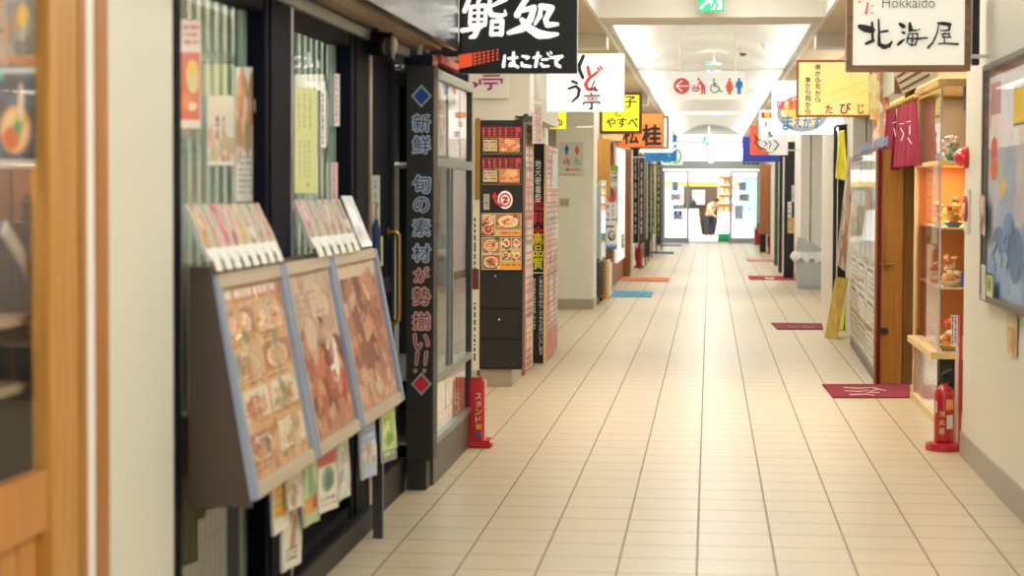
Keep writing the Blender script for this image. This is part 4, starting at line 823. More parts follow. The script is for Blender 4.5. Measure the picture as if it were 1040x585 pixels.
for s, y0, h, col, b, w in (('地元密着型', 166.5, 8.6, 'F0F0E8', .02, 6), ('低料金', 207, 14.5, 'D8242C', .03, 9.6), ('高品質', 242.5, 12.6, 'E8DC20', .035, 9.6)):
    m = MB()
    for i, ch in enumerate(s): yy = y0+i*h; write(m, ch, f, 546.5-w/2, yy-h*.46, 546.5+w/2, yy+h*.46, b)
    m.build('lettering', mat('lt_'+col, col, .5), t, label={'F0F0E8': 'small white characters', 'D8242C': 'large red characters', 'E8DC20': 'large yellow characters'}[col])
m = MB(); s = 'ご宴会の御予約も二次会もお受けいたします。'
for i, ch in enumerate(s): yy = 282+i*4.05; write(m, ch, f, 547.5, yy-1.7, 551.2, yy+1.7, .02) if ch != '。' else None
s2 = '地元の新鮮な食材を使用しています'
for i, ch in enumerate(s2): yy = 284+i*3.3; write(m, ch, f, 541.5, yy-1.3, 544, yy+1.3, .01)
m.build('small_lettering', mat('lt_F0F0E8', 'F0F0E8'), t); box(xa+.005, xb-.005, Y-.002, Y, PY(546, 277.6, Y).z, PY(546, 276.6, Y).z).build('divider_line', MAT['lt_F0F0E8'], t)
tag(panel('hanging_flyer', PX(541, 113, -1.43), PX(551, 108, -1.43), PX(551, 146, -1.43), PX(541, 146, -1.43), Cv(14, 30, 'E0D0C8', 5).vtext(.1, .05, .9, .95, 'B07868', 3), PAPER), 'pink flyer on the cream wall above the black banner', 'flyer')
t = thing('wall_camera', 'small dark hook bracket on the wall above the leaflet board', 'bracket', PX(534, 118, -1.43)); MB().cyl(PX(534, 118, -1.44), PX(534, 118, -1.36), .02).build('bracket_arm', CHAR, t); MB().cyl(PX(534, 118, -1.36), PX(534, 124, -1.36), .014).build('bracket_tip', CHAR, t)

# restroom sign and outlet on the pillar
Y = 24.7; t = thing('restroom_sign', 'square grey restroom sign with pictograms on the cream pillar', 'sign', PY(579, 160, Y)); f = faceY(Y-.028)
box(PY(568, 160, Y).x, PY(592, 160, Y).x, Y-.025, Y, PY(580, 177, Y).z, PY(580, 144, Y).z).build('sign_face', mat('sage_grey_sign', 'C4CCBC', .4), t, bevel=.003)
def man(m, f, x, y, h): strokes(m, [[(x, y, h*.17), (x, y+.01, h*.17)], [(x-h*.13, y+h*.22, h*.12), (x+h*.13, y+h*.22, h*.12)], [(x, y+h*.2, h*.3), (x, y+h*.5, h*.26)], [(x-h*.06, y+h*.5, h*.11), (x-h*.06, y+h*.88, h*.11)], [(x+h*.06, y+h*.5, h*.11), (x+h*.06, y+h*.88, h*.11)], [(x-h*.18, y+h*.2, h*.07), (x-h*.18, y+h*.5, h*.07)], [(x+h*.18, y+h*.2, h*.07), (x+h*.18, y+h*.5, h*.07)]], f)
def woman(m, f, x, y, h): strokes(m, [[(x, y, h*.17), (x, y+.01, h*.17)], [(x, y+h*.18, h*.2), (x, y+h*.3, h*.18), (x, y+h*.6, h*.42)], [(x-h*.05, y+h*.6, h*.1), (x-h*.05, y+h*.88, h*.1)], [(x+h*.05, y+h*.6, h*.1), (x+h*.05, y+h*.88, h*.1)], [(x-h*.1, y+h*.2, h*.07), (x-h*.22, y+h*.5, h*.07)], [(x+h*.1, y+h*.2, h*.07), (x+h*.22, y+h*.5, h*.07)]], f)
def wheelch(m, f, x, y, h):
    pts = [(x+h*.28*math.cos(a), y+h*.6+h*.28*math.sin(a), h*.07) for a in np.linspace(-.3, 5.0, 16)]
    strokes(m, [[(x-h*.05, y, h*.13), (x-h*.05, y+.01, h*.13)], [(x-h*.06, y+h*.1, h*.1), (x-h*.04, y+h*.45, h*.09), (x+h*.2, y+h*.47, h*.08), (x+h*.38, y+h*.8, h*.08), (x+h*.5, y+h*.78, h*.07)], [(x-h*.04, y+h*.28, h*.06), (x+h*.16, y+h*.3, h*.06)], pts], f)
def changer(m, f, x, y, h): strokes(m, [[(x, y, h*.17), (x, y+.01, h*.17)], [(x+h*.1, y+h*.15, h*.16), (x+h*.3, y+h*.45, h*.24)], [(x+h*.36, y+h*.5, h*.14), (x+h*.38, y+h*.9, h*.12)], [(x+h*.22, y+h*.5, h*.14), (x+h*.22, y+h*.9, h*.12)], [(x+h*.1, y+h*.2, h*.08), (x-h*.1, y+h*.45, h*.08)], [(x-h*.4, y+h*.55, h*.1), (x+h*.0, y+h*.55, h*.12)], [(x-h*.38, y+h*.68, h*.1), (x-h*.1, y+h*.74, h*.1), (x+h*.04, y+h*.64, h*.1)], [(x-h*.28, y+h*.4, h*.12), (x-h*.27, y+h*.4, h*.12)]], f)
BLU = mat('sign_blue', '1858B8', .5); CRD = mat('sign_coral', 'E2505A', .5); GRN = mat('sign_green', '289A74', .5)
CRD2 = mat('sign_orange_red', 'E8624A', .5)
m = MB(); man(m, f, 575.5, 148, 10); m.build('man_pictogram', BLU, t); m = MB(); woman(m, f, 586, 148, 10); m.build('woman_pictogram', CRD, t); m = MB(); changer(m, f, 575, 160, 8); m.build('changing_pictogram', CRD, t); m = MB(); wheelch(m, f, 585.5, 160, 8); m.build('wheelchair_pictogram', GRN, t)
m = MB(); strokes(m, [[(576, 172.3, 1.2), (589, 172.3, 1.2)]], f); m.add([f(573.5, 172.3), f(577.5, 170.3), f(577.5, 174.3)], [(0, 1, 2)]); m.build('arrow', CRD, t)
t = thing('wall_outlet', 'small beige outlet plate on the cream pillar', 'outlet', PY(573, 206, Y)); box(PY(568.5, 206, Y).x, PY(578, 206, Y).x, Y-.012, Y, PY(573, 210, Y).z, PY(573, 201.5, Y).z).build('outlet_plate', mat('beige_plate', 'B8AC90', .4), t, bevel=.002)
for px in (571, 575.5): box(PY(px-1, 206, Y).x, PY(px+1, 206, Y).x, Y-.016, Y-.012, PY(573, 208, Y).z, PY(573, 204, Y).z).build('socket', mat('grey_socket', '9A9484', .4), t)
# yellow sign seen under the noodle sign
t = thing('yellow_sign', 'small yellow lit sign with a black mark in the passage beside the pillar', 'sign', PY(566, 120, 23)); Y = 23.
box(PY(559, 120, Y).x, PY(575, 120, Y).x, Y-.1, Y, PY(566, 131, Y).z, PY(566, 106, Y).z).build('sign_box', mat('yellow_lit', 'F6EC28', .5, emit=.5), t, bevel=.004)
m = MB(); strokes(m, [[(563, 124, 1), (567, 121.5, 1), (571, 123, 1), (570, 127, 1), (565, 127, .8)], [(567, 120, .8), (569, 126, .8)]], faceY(Y-.104)); m.build('lettering', BLK, t)

# ================================================================== LEFT FAR SHOPS
def XatY(px, Y): return PY(px, 194, Y).x
def block(nm, px0, px1, py0, py1, Y, d, mats, label, cat, floor=False, bevel=.004, group=None):
    z1 = PY(px0, py0, Y).z; z0 = 0 if floor else PY(px0, py1, Y).z
    return tag(box(XatY(px0, Y), XatY(px1, Y), Y, Y+d, z0, z1).build(nm, mats, bevel=bevel), label, cat, group)
t = thing('vent_unit', 'black slatted vent unit on the floor just past the cream pillar', 'vent', (-1.5, 25.6, 0)); m = MB()
x0, x1 = XatY(600, 25.7), XatY(610, 25.7); box(x0, x1-.02, 25.6, 26.7, .06, .58).build('vent_body', CHAR, t, bevel=.005)
for i in range(11): m.box(x1-.02, x1, 25.63, 26.67, .1+i*.042, .12+i*.042); m.box(x0, x1-.02, 25.58, 25.6, .1+i*.042, .12+i*.042)
m.build('louvres', BLK, t)
for dy in (.05, 1.0): box(x1-.06, x1-.02, 25.6+dy, 25.65+dy, 0, .06).build('foot', BLK, t)
t = thing('glass_menu_case', 'bluish glass menu case above the slatted vent past the pillar', 'case', (-1.5, 25.6, .6)); Y = 25.62
x0, x1 = XatY(598, Y), XatY(611, Y); z1, z0 = PY(605, 185, Y).z, PY(605, 262, Y).z
box(x0-.02, x1-.03, Y+.03, Y+1.2, z0, z1).build('case_body', mat('pale_blue_case', 'C4DCE4', .3), t); m = MB(); m.box(x1-.03, x1, Y, Y+.03, z0, z1); m.box(x1-.03, x1, Y+1.18, Y+1.21, z0, z1); m.box(x1-.03, x1, Y, Y+1.21, z1, z1+.03); m.box(x1-.03, x1, Y, Y+1.21, z0-.03, z0); m.build('case_frame', ALU, t)
box(x1-.01, x1-.005, Y+.03, Y+1.18, z0, z1).build('pane', SHINY, t)
panel('case_print', (x1-.025, Y+.03, z1), (x1-.025, Y+1.18, z1), (x1-.025, Y+1.18, z0), (x1-.025, Y+.03, z0), Cv(24, 30, 'E8C8DC', 4).rect(0, 0, .6, .7, 'A8D0E0').blobs(0, 0, 1, 1, ['C8E0EC', 'E0A8C8', 'F0F0F4', '90C0D8'], 26, (.06, .18)), PAPER, t)
Y = 27.0; t = thing('wooden_stand', 'low wooden box stand with a white face standing past the cream pillar', 'stand', (-1.44, Y, 0)); x0, x1 = XatY(609, Y), XatY(620.5, Y); z1 = PY(612, 265, Y).z
box(x0, x1-.06, Y, Y+.45, 0, z1).build('stand_body', OAK, t, bevel=.006); box(x1-.06, x1-.02, Y, Y+.45, 0, z1+.01).build('stand_side', PALEW, t, bevel=.004); box(x1-.02, x1, Y+.02, Y+.43, .05, z1-.03).build('white_face', WHITE, t)
block('wooden_signboard', 603, 619.5, 141, 201, 27.6, .12, OAK, 'golden wooden board high on the shop front past the cream pillar', 'board')
block('shop_lintel', 611, 632, 137, 143, 27.9, .3, PALEW, 'pale wooden lintel over the first shop past the pillar', 'lintel')
block('white_fascia_board', 612, 640, 121, 136, 28.6, .3, WHITE, 'white board above the wooden lintel past the pillar', 'board')
block('wooden_post', 617.5, 622.5, 143, 300, 29.0, .14, wood('chestnut', '7A4A26', '9A6438'), 'chestnut post nearest the blue mat', 'post', True)
t0_ = 29.15
S(box(-1.58, -1.50, 29.2, 34.3, 0, 2.3).build('wall_left', MAT['chestnut']))
def wposter(px0, py0, px1, py1, cv, label, X, nm='poster', m=PAPER, g=None): return tag(panel(nm, PX(px0, py0, X), PX(px1, py0, X), PX(px1, py1, X), PX(px0, py1, X), cv, m), label, 'poster', g)
def fposter(px0, py0, px1, py1, cv, label, Y, nm='poster', m=PAPER, cat='poster', t=.004, g=None): return tag(panel(nm, PY(px0, py0, Y), PY(px1, py0, Y), PY(px1, py1, Y), PY(px0, py1, Y), cv, m, t=t), label, cat, g)
c = Cv(22, 60, 'ECEFF0', 3); c.rect(0, 0, 1, .1, '9AC83C'); c.text(.1, .12, .9, .3, '505860', 3); c.rect(.05, .35, .9, .62, 'D8B0A8'); c.ell(.5, .5, .3, .12, 'D84850'); c.ell(.4, .45, .2, .08, '306878'); c.vtext(.1, .65, .9, .85, '9AA0A8', 2); c.text(.1, .88, .9, .97, '50505A', 1)
fposter(614.5, 168, 628, 229, c, 'tall white poster with a green head and red picture on the chestnut shop front', 29.0-.02)
c = Cv(22, 34, 'F0F2F4', 3); c.ell(.5, .38, .36, .24, '384050'); c.ell(.55, .36, .26, .16, 'E8E0D4'); c.ell(.62, .4, .14, .1, 'C89070'); c.rect(0, .78, 1, 1, '3A78C0'); c.text(.1, .82, .9, .96, 'FFFFFF', 1)
fposter(616, 231, 626.5, 253, c, 'white poster with a dark round bowl and a blue foot, below the tall white poster', 29.0-.02)
S(box(-1.56, -1.46, 31.2, 34, .35, 2.2).build('window_5', mat('lit_window_white', 'F8F6F0', .4, emit=.5)))
wposter(631, 238, 634, 252, Cv(8, 12, '3AA868', 1).text(.1, .1, .9, .9, 'E0F0E0', 2), 'small green notice low on the bright window', -1.455)
Y = 34.3; block('wooden_post', 634, 640.5, 152, 283, Y, .2, MAT['chestnut'], 'chestnut post standing behind the orange mat', 'post', True)
vb = [(643, 648.5, 152, 247, 37.5, '17161A', 'black hanging banner, nearest in the far left row', 'banner'), (648.8, 654.5, 158, 246, 39.5, '5A3A30', 'dark brown banner beyond the first black banner on the left', 'banner'),
      (655.2, 657.5, 150, 243, 42, 'A8D8B8', 'pale green banner between brown and black ones on the far left', 'banner'), (658, 661, 156, 244, 44, '1A1C28', 'second narrow black banner on the far left', 'banner'),
      (661.5, 665.5, 168, 238, 46, 'C8C83C', 'lime yellow banner on the far left before the doors', 'banner'), (667, 671, 160, 248, 50, '222A26', 'dark green banner next to the far doors', 'banner')]
for a, b, c_, d_, Y, col, lb, cat in vb:
    t = thing('hanging_banner', lb, cat, (XatY(a, Y), Y, 0)); cv = Cv(10, 60, col, int(a)); cv.vtext(.3, .08, .75, .9, 'D8D4C8' if col[0] in '125' else '5A5A40', 1, .6)
    panel('banner_cloth', PY(a, c_, Y), PY(b, c_, Y), PY(b, d_, Y), PY(a, d_, Y), cv, PAPER, t, t=.01, wav=.01); zt_ = PY(a, c_, Y).z; MB().cyl((XatY(a, Y)-.1, Y, zt_+.01), (XatY(b, Y)+.03, Y, zt_+.01), .015).build('banner_rod', CHAR, t); MB().cyl((XatY(b, Y)+.03, Y+.02, 0), (XatY(b, Y)+.03, Y+.02, zt_+.02), .014).build('banner_pole', CHAR, t)
for i, (y0, y1, col) in enumerate(((34.6, 38, 'B08860'), (38.2, 43, 'E8E4D8'), (43.2, 48, '8A5A3A'), (48.2, 56.6, 'D8D0BC'))): S(box(-1.60, -1.50, y0, y1, 0, 2.3).build('wall_left', mat('far_front_%d' % i, col, .5)))
def sphere_ext(px, py, h, label, s=1.):       # a fire extinguisher on a round stand
    p = PZ(px, py); t = thing('fire_extinguisher', label, 'fire extinguisher', p, None); x, y = p.x, p.y; r = h*.13
    MB().lathe([(r*1.45, 0), (r*1.5, .015), (r*1.45, .04), (r*1.1, .05)], (x, y, 0), 24).build('base', REDM, t, smooth=True)
    MB().lathe([(r*.9, .045), (r, .06), (r, h*.72), (r*.85, h*.79), (r*.35, h*.84), (r*.3, h*.88)], (x, y, 0), 24).build('cylinder', REDM, t, smooth=True)
    m = MB(); m.cyl((x, y, h*.87), (x, y, h*.92), r*.32); m.bar((x-r*.2, y, h*.93), (x+r*.9, y, h*.97), .02, .02, (0, -1, 0)); m.bar((x-r*.2, y, h*.96), (x+r*.8, y, h*1.03), .02, .02, (0, -1, 0)); m.build('valve', BLK, t, smooth=True)
    MB().tube([(x-r*.3, y-.01, h*.9), (x-r*1.1, y-.02, h*.88), (x-r*1.15, y-.02, h*.6), (x-r*1.05, y-.02, h*.3)], .012).build('hose', BLK, t, smooth=True)
    return t, x, y, r, h
sphere_ext(649, 272, .5, 'red fire extinguisher standing on the far left by the black banners')
sphere_ext(783, 258, .55, 'red fire extinguisher on the far right beside the wooden partition')
sphere_ext(769.5, 248.5, .6, 'red fire extinguisher farthest away, right of the glass doors')
block('planter_box', 655, 660.5, 241, 259, 45., .3, BLK, 'small black box on the floor behind the far left extinguisher', 'box', True)
tag(MB().blob((XatY(657.5, 45.1), 45.15, PY(657, 238, 45).z), .12, (1, 1, .8), .5, 8, 2).build('potted_plant', mat('grey_green_leaf', '8AA088', .6), smooth=True), 'small grey green plant in the black box on the far left', 'plant')

# ================================================================== FLOOR MATS
def mat_floor(corners, m, label, cv=None, nm='door_mat', grp=None):
    P_ = [PZ(*c) for c in corners]; t = thing(nm, label, 'mat', P_[3], grp); up = Vector((0, 0, .012))
    MB().slab(P_[0]+up, P_[1]+up, P_[2]+up, P_[3]+up, .011).build('mat_pile', m, t)
    return t, P_
def pile(n, c): return mat(n, c, .95, var=.2, vs=90)
t, P_ = mat_floor([(835, 391.5), (924, 391.5), (924, 404.5), (846, 404.5)], MATR, 'dark red mat with white brush writing before the brown partition')
fm = lambda x, y: PZ(x, y, .014); m = MB()
strokes(m, [[(857, 393.3, .7), (872, 394.3, .9), (885, 393.4, .5)], [(858, 396.8, .6), (873, 397.5, .9), (883, 396, .4)], [(863, 400.8, .8), (880, 400.2, .7), (888, 401.6, .6)], [(886, 393.5, 1.1), (892, 395.2, .9), (900, 396.5, .6)], [(884, 397.5, .9), (891, 395.5, .6)], [(880, 398.3, .5), (893, 398.6, .8)]], fm); m.build('lettering', mat('pink_white_pile', 'E8C4C8', .9), t)
t, P_ = mat_floor([(783, 328.7), (835, 329.3), (836, 335), (789.5, 335)], pile('dusty_maroon_pile', '7E3440'), 'worn dusty red mat with pink writing before the leaning yellow board'); m = MB(); strokes(m, [[(800, 331, .7), (806, 332.4, .6), (812, 331, .6)], [(815, 331.6, .7), (822, 332.6, .7), (828, 331.2, .5)]], fm); m.build('lettering', mat('faded_pink_pile', 'B87880', .9), t)
t, P_ = mat_floor([(759.5, 280.6), (805, 281), (808, 284.6), (762, 284.2)], pile('scarlet_pile', '9E1E34'), 'red mat with a white patch on the right, before the black rack'); m = MB(); strokes(m, [[(777, 282, 1), (780, 283, 1.2), (786, 282.6, 1)]], fm); m.build('lettering', mat('white_pile', 'F0E8E4', .9), t)
t, P_ = mat_floor([(757.5, 263.6), (788, 264.4), (789, 266.2), (759, 265.4)], pile('salmon_pile', 'C88880'), 'pale pinkish mat farthest on the right')
t, P_ = mat_floor([(624, 296), (663, 297), (661.5, 302.2), (620, 301.5)], pile('sky_blue_pile', '5AA4C4'), 'light blue mat on the left before the wooden stand'); m = MB(); strokes(m, [[(634, 298.6, .8), (640, 299.8, .6), (645, 298.8, .7)], [(649, 300.2, .6), (655, 299, .7)]], fm); m.build('lettering', mat('dark_teal_pile', '3A7A98', .9), t)
t, P_ = mat_floor([(634, 281.8), (680, 282.6), (679, 286.4), (631, 285.6)], pile('orange_pile', 'C8744C'), 'orange brown mat on the left before the chestnut post'); m = MB(); strokes(m, [[(646, 284, .7), (654, 283.6, .9), (662, 284.6, .7)]], fm); m.build('lettering', mat('brown_pile', '8A4A34', .9), t)
mat_floor([(662, 255.6), (684.5, 256.2), (684, 258), (659, 257.4)], pile('navy_pile', '4A5488'), 'dark blue mat on the far left, the nearer of two')
mat_floor([(668, 248.4), (693, 248.9), (692, 250.2), (665, 249.8)], pile('blue_pile', '5A70A8'), 'blue mat on the far left just before the glass doors')

# ================================================================== RIGHT SIDE
# brown partition and its glossy menu panel
Yp_ = 15.46; t = thing('entrance_partition', 'golden brown wooden partition panel at the shop entrance, with a small latch', 'partition', (1.46, Yp_, 0))
xa, xb = XatY(889.5, Yp_), XatY(928.5, Yp_); zt_ = PY(892, 152, Yp_).z; xm = XatY(918, Yp_)
box(xa, xm, Yp_, Yp_+.05, 0, zt_).build('door_leaf', BRN, t, bevel=.003); box(xm+.003, xb, Yp_-.01, Yp_+.06, 0, 2.3).build('door_post', wood('umber_post', '5E3D14', '76501E'), t, bevel=.003)
m = MB(); a, b = PY(894, 268, Yp_-.02), PY(908, 268, Yp_-.02); m.tube([a, b], .006); m.cyl(PY(898, 268, Yp_-.03), PY(898, 268, Yp_), .018); m.tube([PY(898, 263, Yp_-.03), PY(898, 273, Yp_-.03)], .007); m.build('latch', BRASS, t, smooth=True)
a, b = PY(893.5, 333, Yp_), PY(901.5, 339.5, Yp_); box(a.x, b.x, Yp_-.012, Yp_, b.z, a.z).build('finger_pull', mat('dark_bronze', '3A2E24', .4, .5), t, bevel=.002)
A, B = Vector((1.305, 15.47, 0)), Vector((1.385, 19.4, 0))
t = thing('glossy_menu_panel', 'tall glossy cream panel of menu sheets facing the corridor beside the brown partition', 'menu panel', A)
cv = Cv(80, 120, 'B8B09C', 81); rg = random.Random(4)
for j in range(6):
    for i in range(4):
        x, y = i/4+.02, j/6+.015; w, h = .21, .14; k_ = rg.random(); bg = rg.choice(['C8C2B0', 'B0A894', 'A4A8A4', 'BCB4A4', '98A09C', 'CCC6B8'])
        cv.rect(x-.012, y-.008, x+w+.012, y+h+.008, rg.choice(['3A3630', '8A8478', 'C0B8A8', '5A5448'])); cv.rect(x, y, x+w, y+h, bg)
        if k_ < .45: cv.dish(x+w/2, y+h*.4, w*.4, h*.28, ['C88A60', 'E0C090', '6A8060', '8A9AA8', 'B85840'])
        else: cv.vtext(x+.02, y+.01, x+w-.02, y+h-.01, '50483E', 3)
for i in range(5):
    x = .03+i*.195; cv.rect(x, .04, x+.165, .5, ['C8D0CC', 'D4CCB8', 'B8C4C4', 'CCC0A4', 'C0CCD0'][i]); cv.ell(x+.08, .2, .07, .11, ['9AB0BC', 'B8B47A', 'A8B8A8', 'C89A6A', '8AA4B8'][i], .8); cv.ell(x+.08, .36, .06, .09, ['D0B890', '8A9A78', 'C8A888', 'A8B4BC', 'D8D0BC'][i], .8)
    cv.line(x+.17, .03, x+.17, .5, .006, '4A443C')
for j in range(3):
    for i in range(3):
        x, y = .04+i*.32, .54+j*.155; cv.rect(x, y, x+.29, y+.13, 'D8D2C0'); cv.line(x+.02, y+.02, x+.2, y+.02, .007, '4A443C'); cv.line(x+.2, y+.02, x+.27, y+.05, .007, '4A443C'); cv.line(x+.27, y+.05, x+.27, y+.12, .007, '4A443C'); cv.text(x+.03, y+.045, x+.24, y+.12, '8A8474', 3)
cv.rect(.0, .825, 1, .85, 'A08C70')
up = Vector((0, 0, zt_-.01)); lo_ = Vector((0, 0, .09)); off = Vector((-.004, 0, 0))
panel('menu_sheets', B+up, A+up, A+lo_, B+lo_, cv, PAPER, t, t=.03)
MB().slab(B+up+off*3, A+up+off*3, A+lo_+off*3, B+lo_+off*3, .003).build('pane', glass('menu_acrylic', boost=.3), t)
m = MB(); m.bar(A+Vector((0, -.01, 0)), A+Vector((0, -.01, zt_)), .03, .03, (-1, 0, 0)); m.build('edge_strip', mat('maroon_strip', '5E1626', .4, spec=.2), t); m = MB(); m.bar(A+Vector((0, 0, .045)), B+Vector((0, 0, .045)), .09, .05, (-1, 0, 0)); m.build('bottom_rail', mat('dark_rail', '4A4038', .4), t)
m = MB(); m.bar(A+Vector((0, 0, zt_)), B+Vector((0, 0, zt_)), .03, .06, (-1, 0, 0)); m.build('top_rail', mat('brown_rail', '6E4A30', .4), t)
tag(box(1.40, 1.56, 15.9, 18.6, zt_+.03, zt_+.12).build('brochure_stack', mat('blue_white_brochure', '8AA4CC', .5, var=.4, vs=12), bevel=.01), 'blue brochures lying along the top of the glossy menu panel', 'brochures')
# door curtain on its rod
t = thing('door_curtain', 'maroon split door curtain with white marks hanging from a knobbed rod', 'curtain', (1.42, 14.5, 2.13)); XN = 1.425
ya_, yb_ = PX(901.5, 113, XN).y, PX(931, 103, XN).y; zt_ = PX(902, 114, XN).z; zb_ = PX(903, 171, XN).z
MB().cyl((XN, ya_+.1, zt_+.02), (XN, yb_-.15, zt_+.02), .014).build('rod', TANW, t, smooth=True)
for i in range(10): y = yb_+(ya_-yb_)*(i+.5)/10; MB().blob((XN, y, zt_+.02), .026, (1, .6, 1), 0, 6).build('curtain_ring', BRASS, t, smooth=True)
for p in range(3):
    m = MB(); q = []; n_ = 24; y0 = yb_+(ya_-yb_)*p/3+.01; y1 = yb_+(ya_-yb_)*(p+1)/3-.01
    for j in range(13):
        v = j/12
        for i in range(n_+1): u = i/n_; q.append((XN+(.012+.03*v)*math.sin(u*13+p*2+v), y0+(y1-y0)*u, zt_+(zb_-zt_)*v+(-.02 if p == 2 else 0)*v))
    m.add(q, [(j*(n_+1)+i, j*(n_+1)+i+1, (j+1)*(n_+1)+i+1, (j+1)*(n_+1)+i) for j in range(12) for i in range(n_)]); o = m.build('curtain_panel', MAROON, t, smooth=True); so = o.modifiers.new('s', 'SOLIDIFY'); so.thickness = .004
m = MB(); f = lambda x, y: PX(x, y, XN-.05)
strokes(m, [[(907, 125, .8), (910, 124, .8)], [(908, 130, .7), (909.5, 138, .7)], [(915, 130, .9), (918, 136, 1), (915.5, 143, .8)], [(914, 126, .8), (918, 125.5, .8)], [(924, 128, 1), (924, 136, 1)], [(922, 140, .9), (926, 146, .8)], [(921, 124, .8), (925, 123, .8)]], f); m.build('lettering', mat('curtain_white', 'F0E0E4', .9), t)
# eave board above the curtain
t = thing('slanted_eave_board', 'pale wooden slanted eave box with dark slots above the maroon curtain', 'eave', (1.4, 13.7, 2.3))
ye0, ye1 = 12.55, 14.8; m = MB(); m.extr([(1.42, ye0, 2.225), (1.352, ye0, 2.39), (1.37, ye0, 2.40), (1.438, ye0, 2.235)], (0, ye1-ye0, 0)); m.build('eave_face', mat('cream_wood', 'D2C2A4', .5), t, bevel=.003)
m = MB(); 
for i in range(3): m.extr([(1.408-.018*i, ye0+.3, 2.25+.045*i), (1.402-.018*i, ye0+.3, 2.265+.045*i), (1.40-.018*i, ye0+.3, 2.264+.045*i), (1.406-.018*i, ye0+.3, 2.249+.045*i)], (0, ye1-ye0-.4, 0))
m.build('slot_strips', mat('deep_brown', '4A2A18', .5), t); box(1.36, 1.437, ye1-.02, ye1, 2.23, 2.39).build('end_cap', DBRN, t)
# things glowing in the shop entrance behind
Y = 16.6; tag(panel('hanging_picture', PY(882, 76, Y), PY(893, 74, Y), PY(893, 120, Y), PY(884, 122, Y), Cv(14, 40, 'E8DC98', 3).blobs(0, 0, 1, 1, ['F4E8A8', 'D8C070', 'E8E8C0', 'F0A860'], 16, (.08, .2)), PAPER, t=.01), 'pale yellow picture hanging right of the golden travel sign', 'picture')
Y = 16.9; t = thing('paper_streamer', 'salmon and orange paper streamer hanging in the entrance left of the maroon curtain', 'streamer', PY(895, 72, Y)); c = Cv(20, 60, 'D8A488', 6); c.blobs(0, .0, 1, .5, ['E0B8A0', 'C89078', 'E8C8B0'], 20, (.08, .2)); c.blobs(0, .5, 1, 1, ['F09060', 'F8D0A0', 'E86838', 'F4E8DC', 'F0B890'], 30, (.06, .16)); c.ell(.35, .5, .25, .08, 'F0F0F4')
panel('streamer_sheet', PY(889, 70, Y), PY(903, 66, Y), PY(903, 152, Y), PY(886, 152, Y), c, PAPER, t, t=.01, wav=.02); MB().cyl(PY(888, 69, Y), PY(904, 65, Y), .012).build('streamer_rod', TANW, t)
# inner shop: warm back
S(box(1.62, 2.6, 18.0, 18.1, 0, 2.9).build('wall_back', MAT['warm_shop_wall']))

# ---- glass food showcase
sx0, sx1, sy0, sy1 = 1.485, 1.85, 12.9, 14.35; t = thing('food_showcase', 'tall wooden framed glass showcase of food models beside the white wall', 'showcase', (1.6, 13, 0))
zt_, zr_, zs1, zs2, ztab, zbt = PX(948, 84, sx0).z, PX(948, 164, sx0).z, PX(948, 230, sx0).z, PX(948, 290, sx0).z, PX(948, 354, sx0).z, 0.0
m = MB(); m.box(sx0-.02, sx1, sy0-.02, sy1+.02, zt_-.045, zt_); m.build('top_frame', PALEW, t, bevel=.004)
m = MB(); m.box(sx0-.015, sx1, sy0-.015, sy1, zr_-.03, zr_); m.build('mid_rail', PALEW, t, bevel=.003)
m = MB(); m.box(sx0-.05, sx1, sy0-.05, sy1+.02, ztab-.045, ztab); m.build('table_shelf', PALEW, t, bevel=.004)
m = MB(); m.box(sx0-.02, sx1, sy0-.02, sy1, 0, .05); m.build('bottom_frame', PALEW, t, bevel=.003)
box(sx0, sx0+.018, sy1-.03, sy1, .05, zt_-.045).build('far_post', PALEW, t); box(sx0, sx0+.012, sy0, sy0+.012, .05, zt_-.045).build('corner_post', ALU, t); box(sx1-.18, sx1-.16, sy0, sy0+.02, .05, zt_-.045).build('side_post', OAK, t)
UB = mat('greige_backing', 'B09C78', .5); AB = mat('amber_backing', 'D8924C', .5)
box(sx1, sx1+.03, sy0-.02, sy1+.02, 0, zr_-.02).build('back_board', AB, t); box(sx0, sx1, sy1-.0, sy1+.02, 0, zr_-.02).build('end_board', AB, t)
box(sx1, sx1+.03, sy0-.02, sy1+.02, zr_-.02, zt_).build('back_board', UB, t); box(sx0, sx1, sy1-.0, sy1+.02, zr_-.02, zt_).build('end_board', UB, t)
for a, b in ((ztab, zr_-.03), (zr_, zt_-.045)):
    box(sx0+.004, sx0+.008, sy0+.012, sy1-.03, a, b).build('pane', SHINY, t); box(sx0+.012, sx1, sy0+.004, sy0+.008, a, b).build('pane', PGLASS, t)
for z in (zs1, zs2): box(sx0+.03, sx1, sy0+.03, sy1, z-.014, z).build('shelf', PALEW, t, bevel=.002)
kg = N('white_grid_panel'); g = kg.n('ShaderNodeNewGeometry'); sp = kg.n('ShaderNodeSeparateXYZ'); kg.l(g.outputs['Position'], sp.inputs[0])
e1 = kg.math('LESS_THAN', kg.math('FRACT', kg.math('DIVIDE', sp.outputs[1], .06)), .12); e2 = kg.math('LESS_THAN', kg.math('FRACT', kg.math('DIVIDE', sp.outputs[2], .022)), .16)
kg.l(kg.mix(kg.math('MAXIMUM', e1, e2), lin('E8E4D4'), lin('C0BCA8')), kg.b.inputs['Base Color']); kg.b.inputs['Roughness'].default_value = .12; kg.b.inputs['Coat Weight'].default_value = .6
box(sx0, sx0+.01, sy0, sy1, .05, ztab-.045).build('grid_panel', kg.m, t)
box(sx0+.012, sx1, sy0+.002, sy0+.008, .05, ztab-.045).build('lower_pane', glass('tinted_glass', (.5, .62, .66)), t)
box(sx0+.02, sx1, sy0+.25, sy0+.26, .05, ztab-.045).build('lower_backing', mat('slate_blue_back', '4E6470', .5), t)
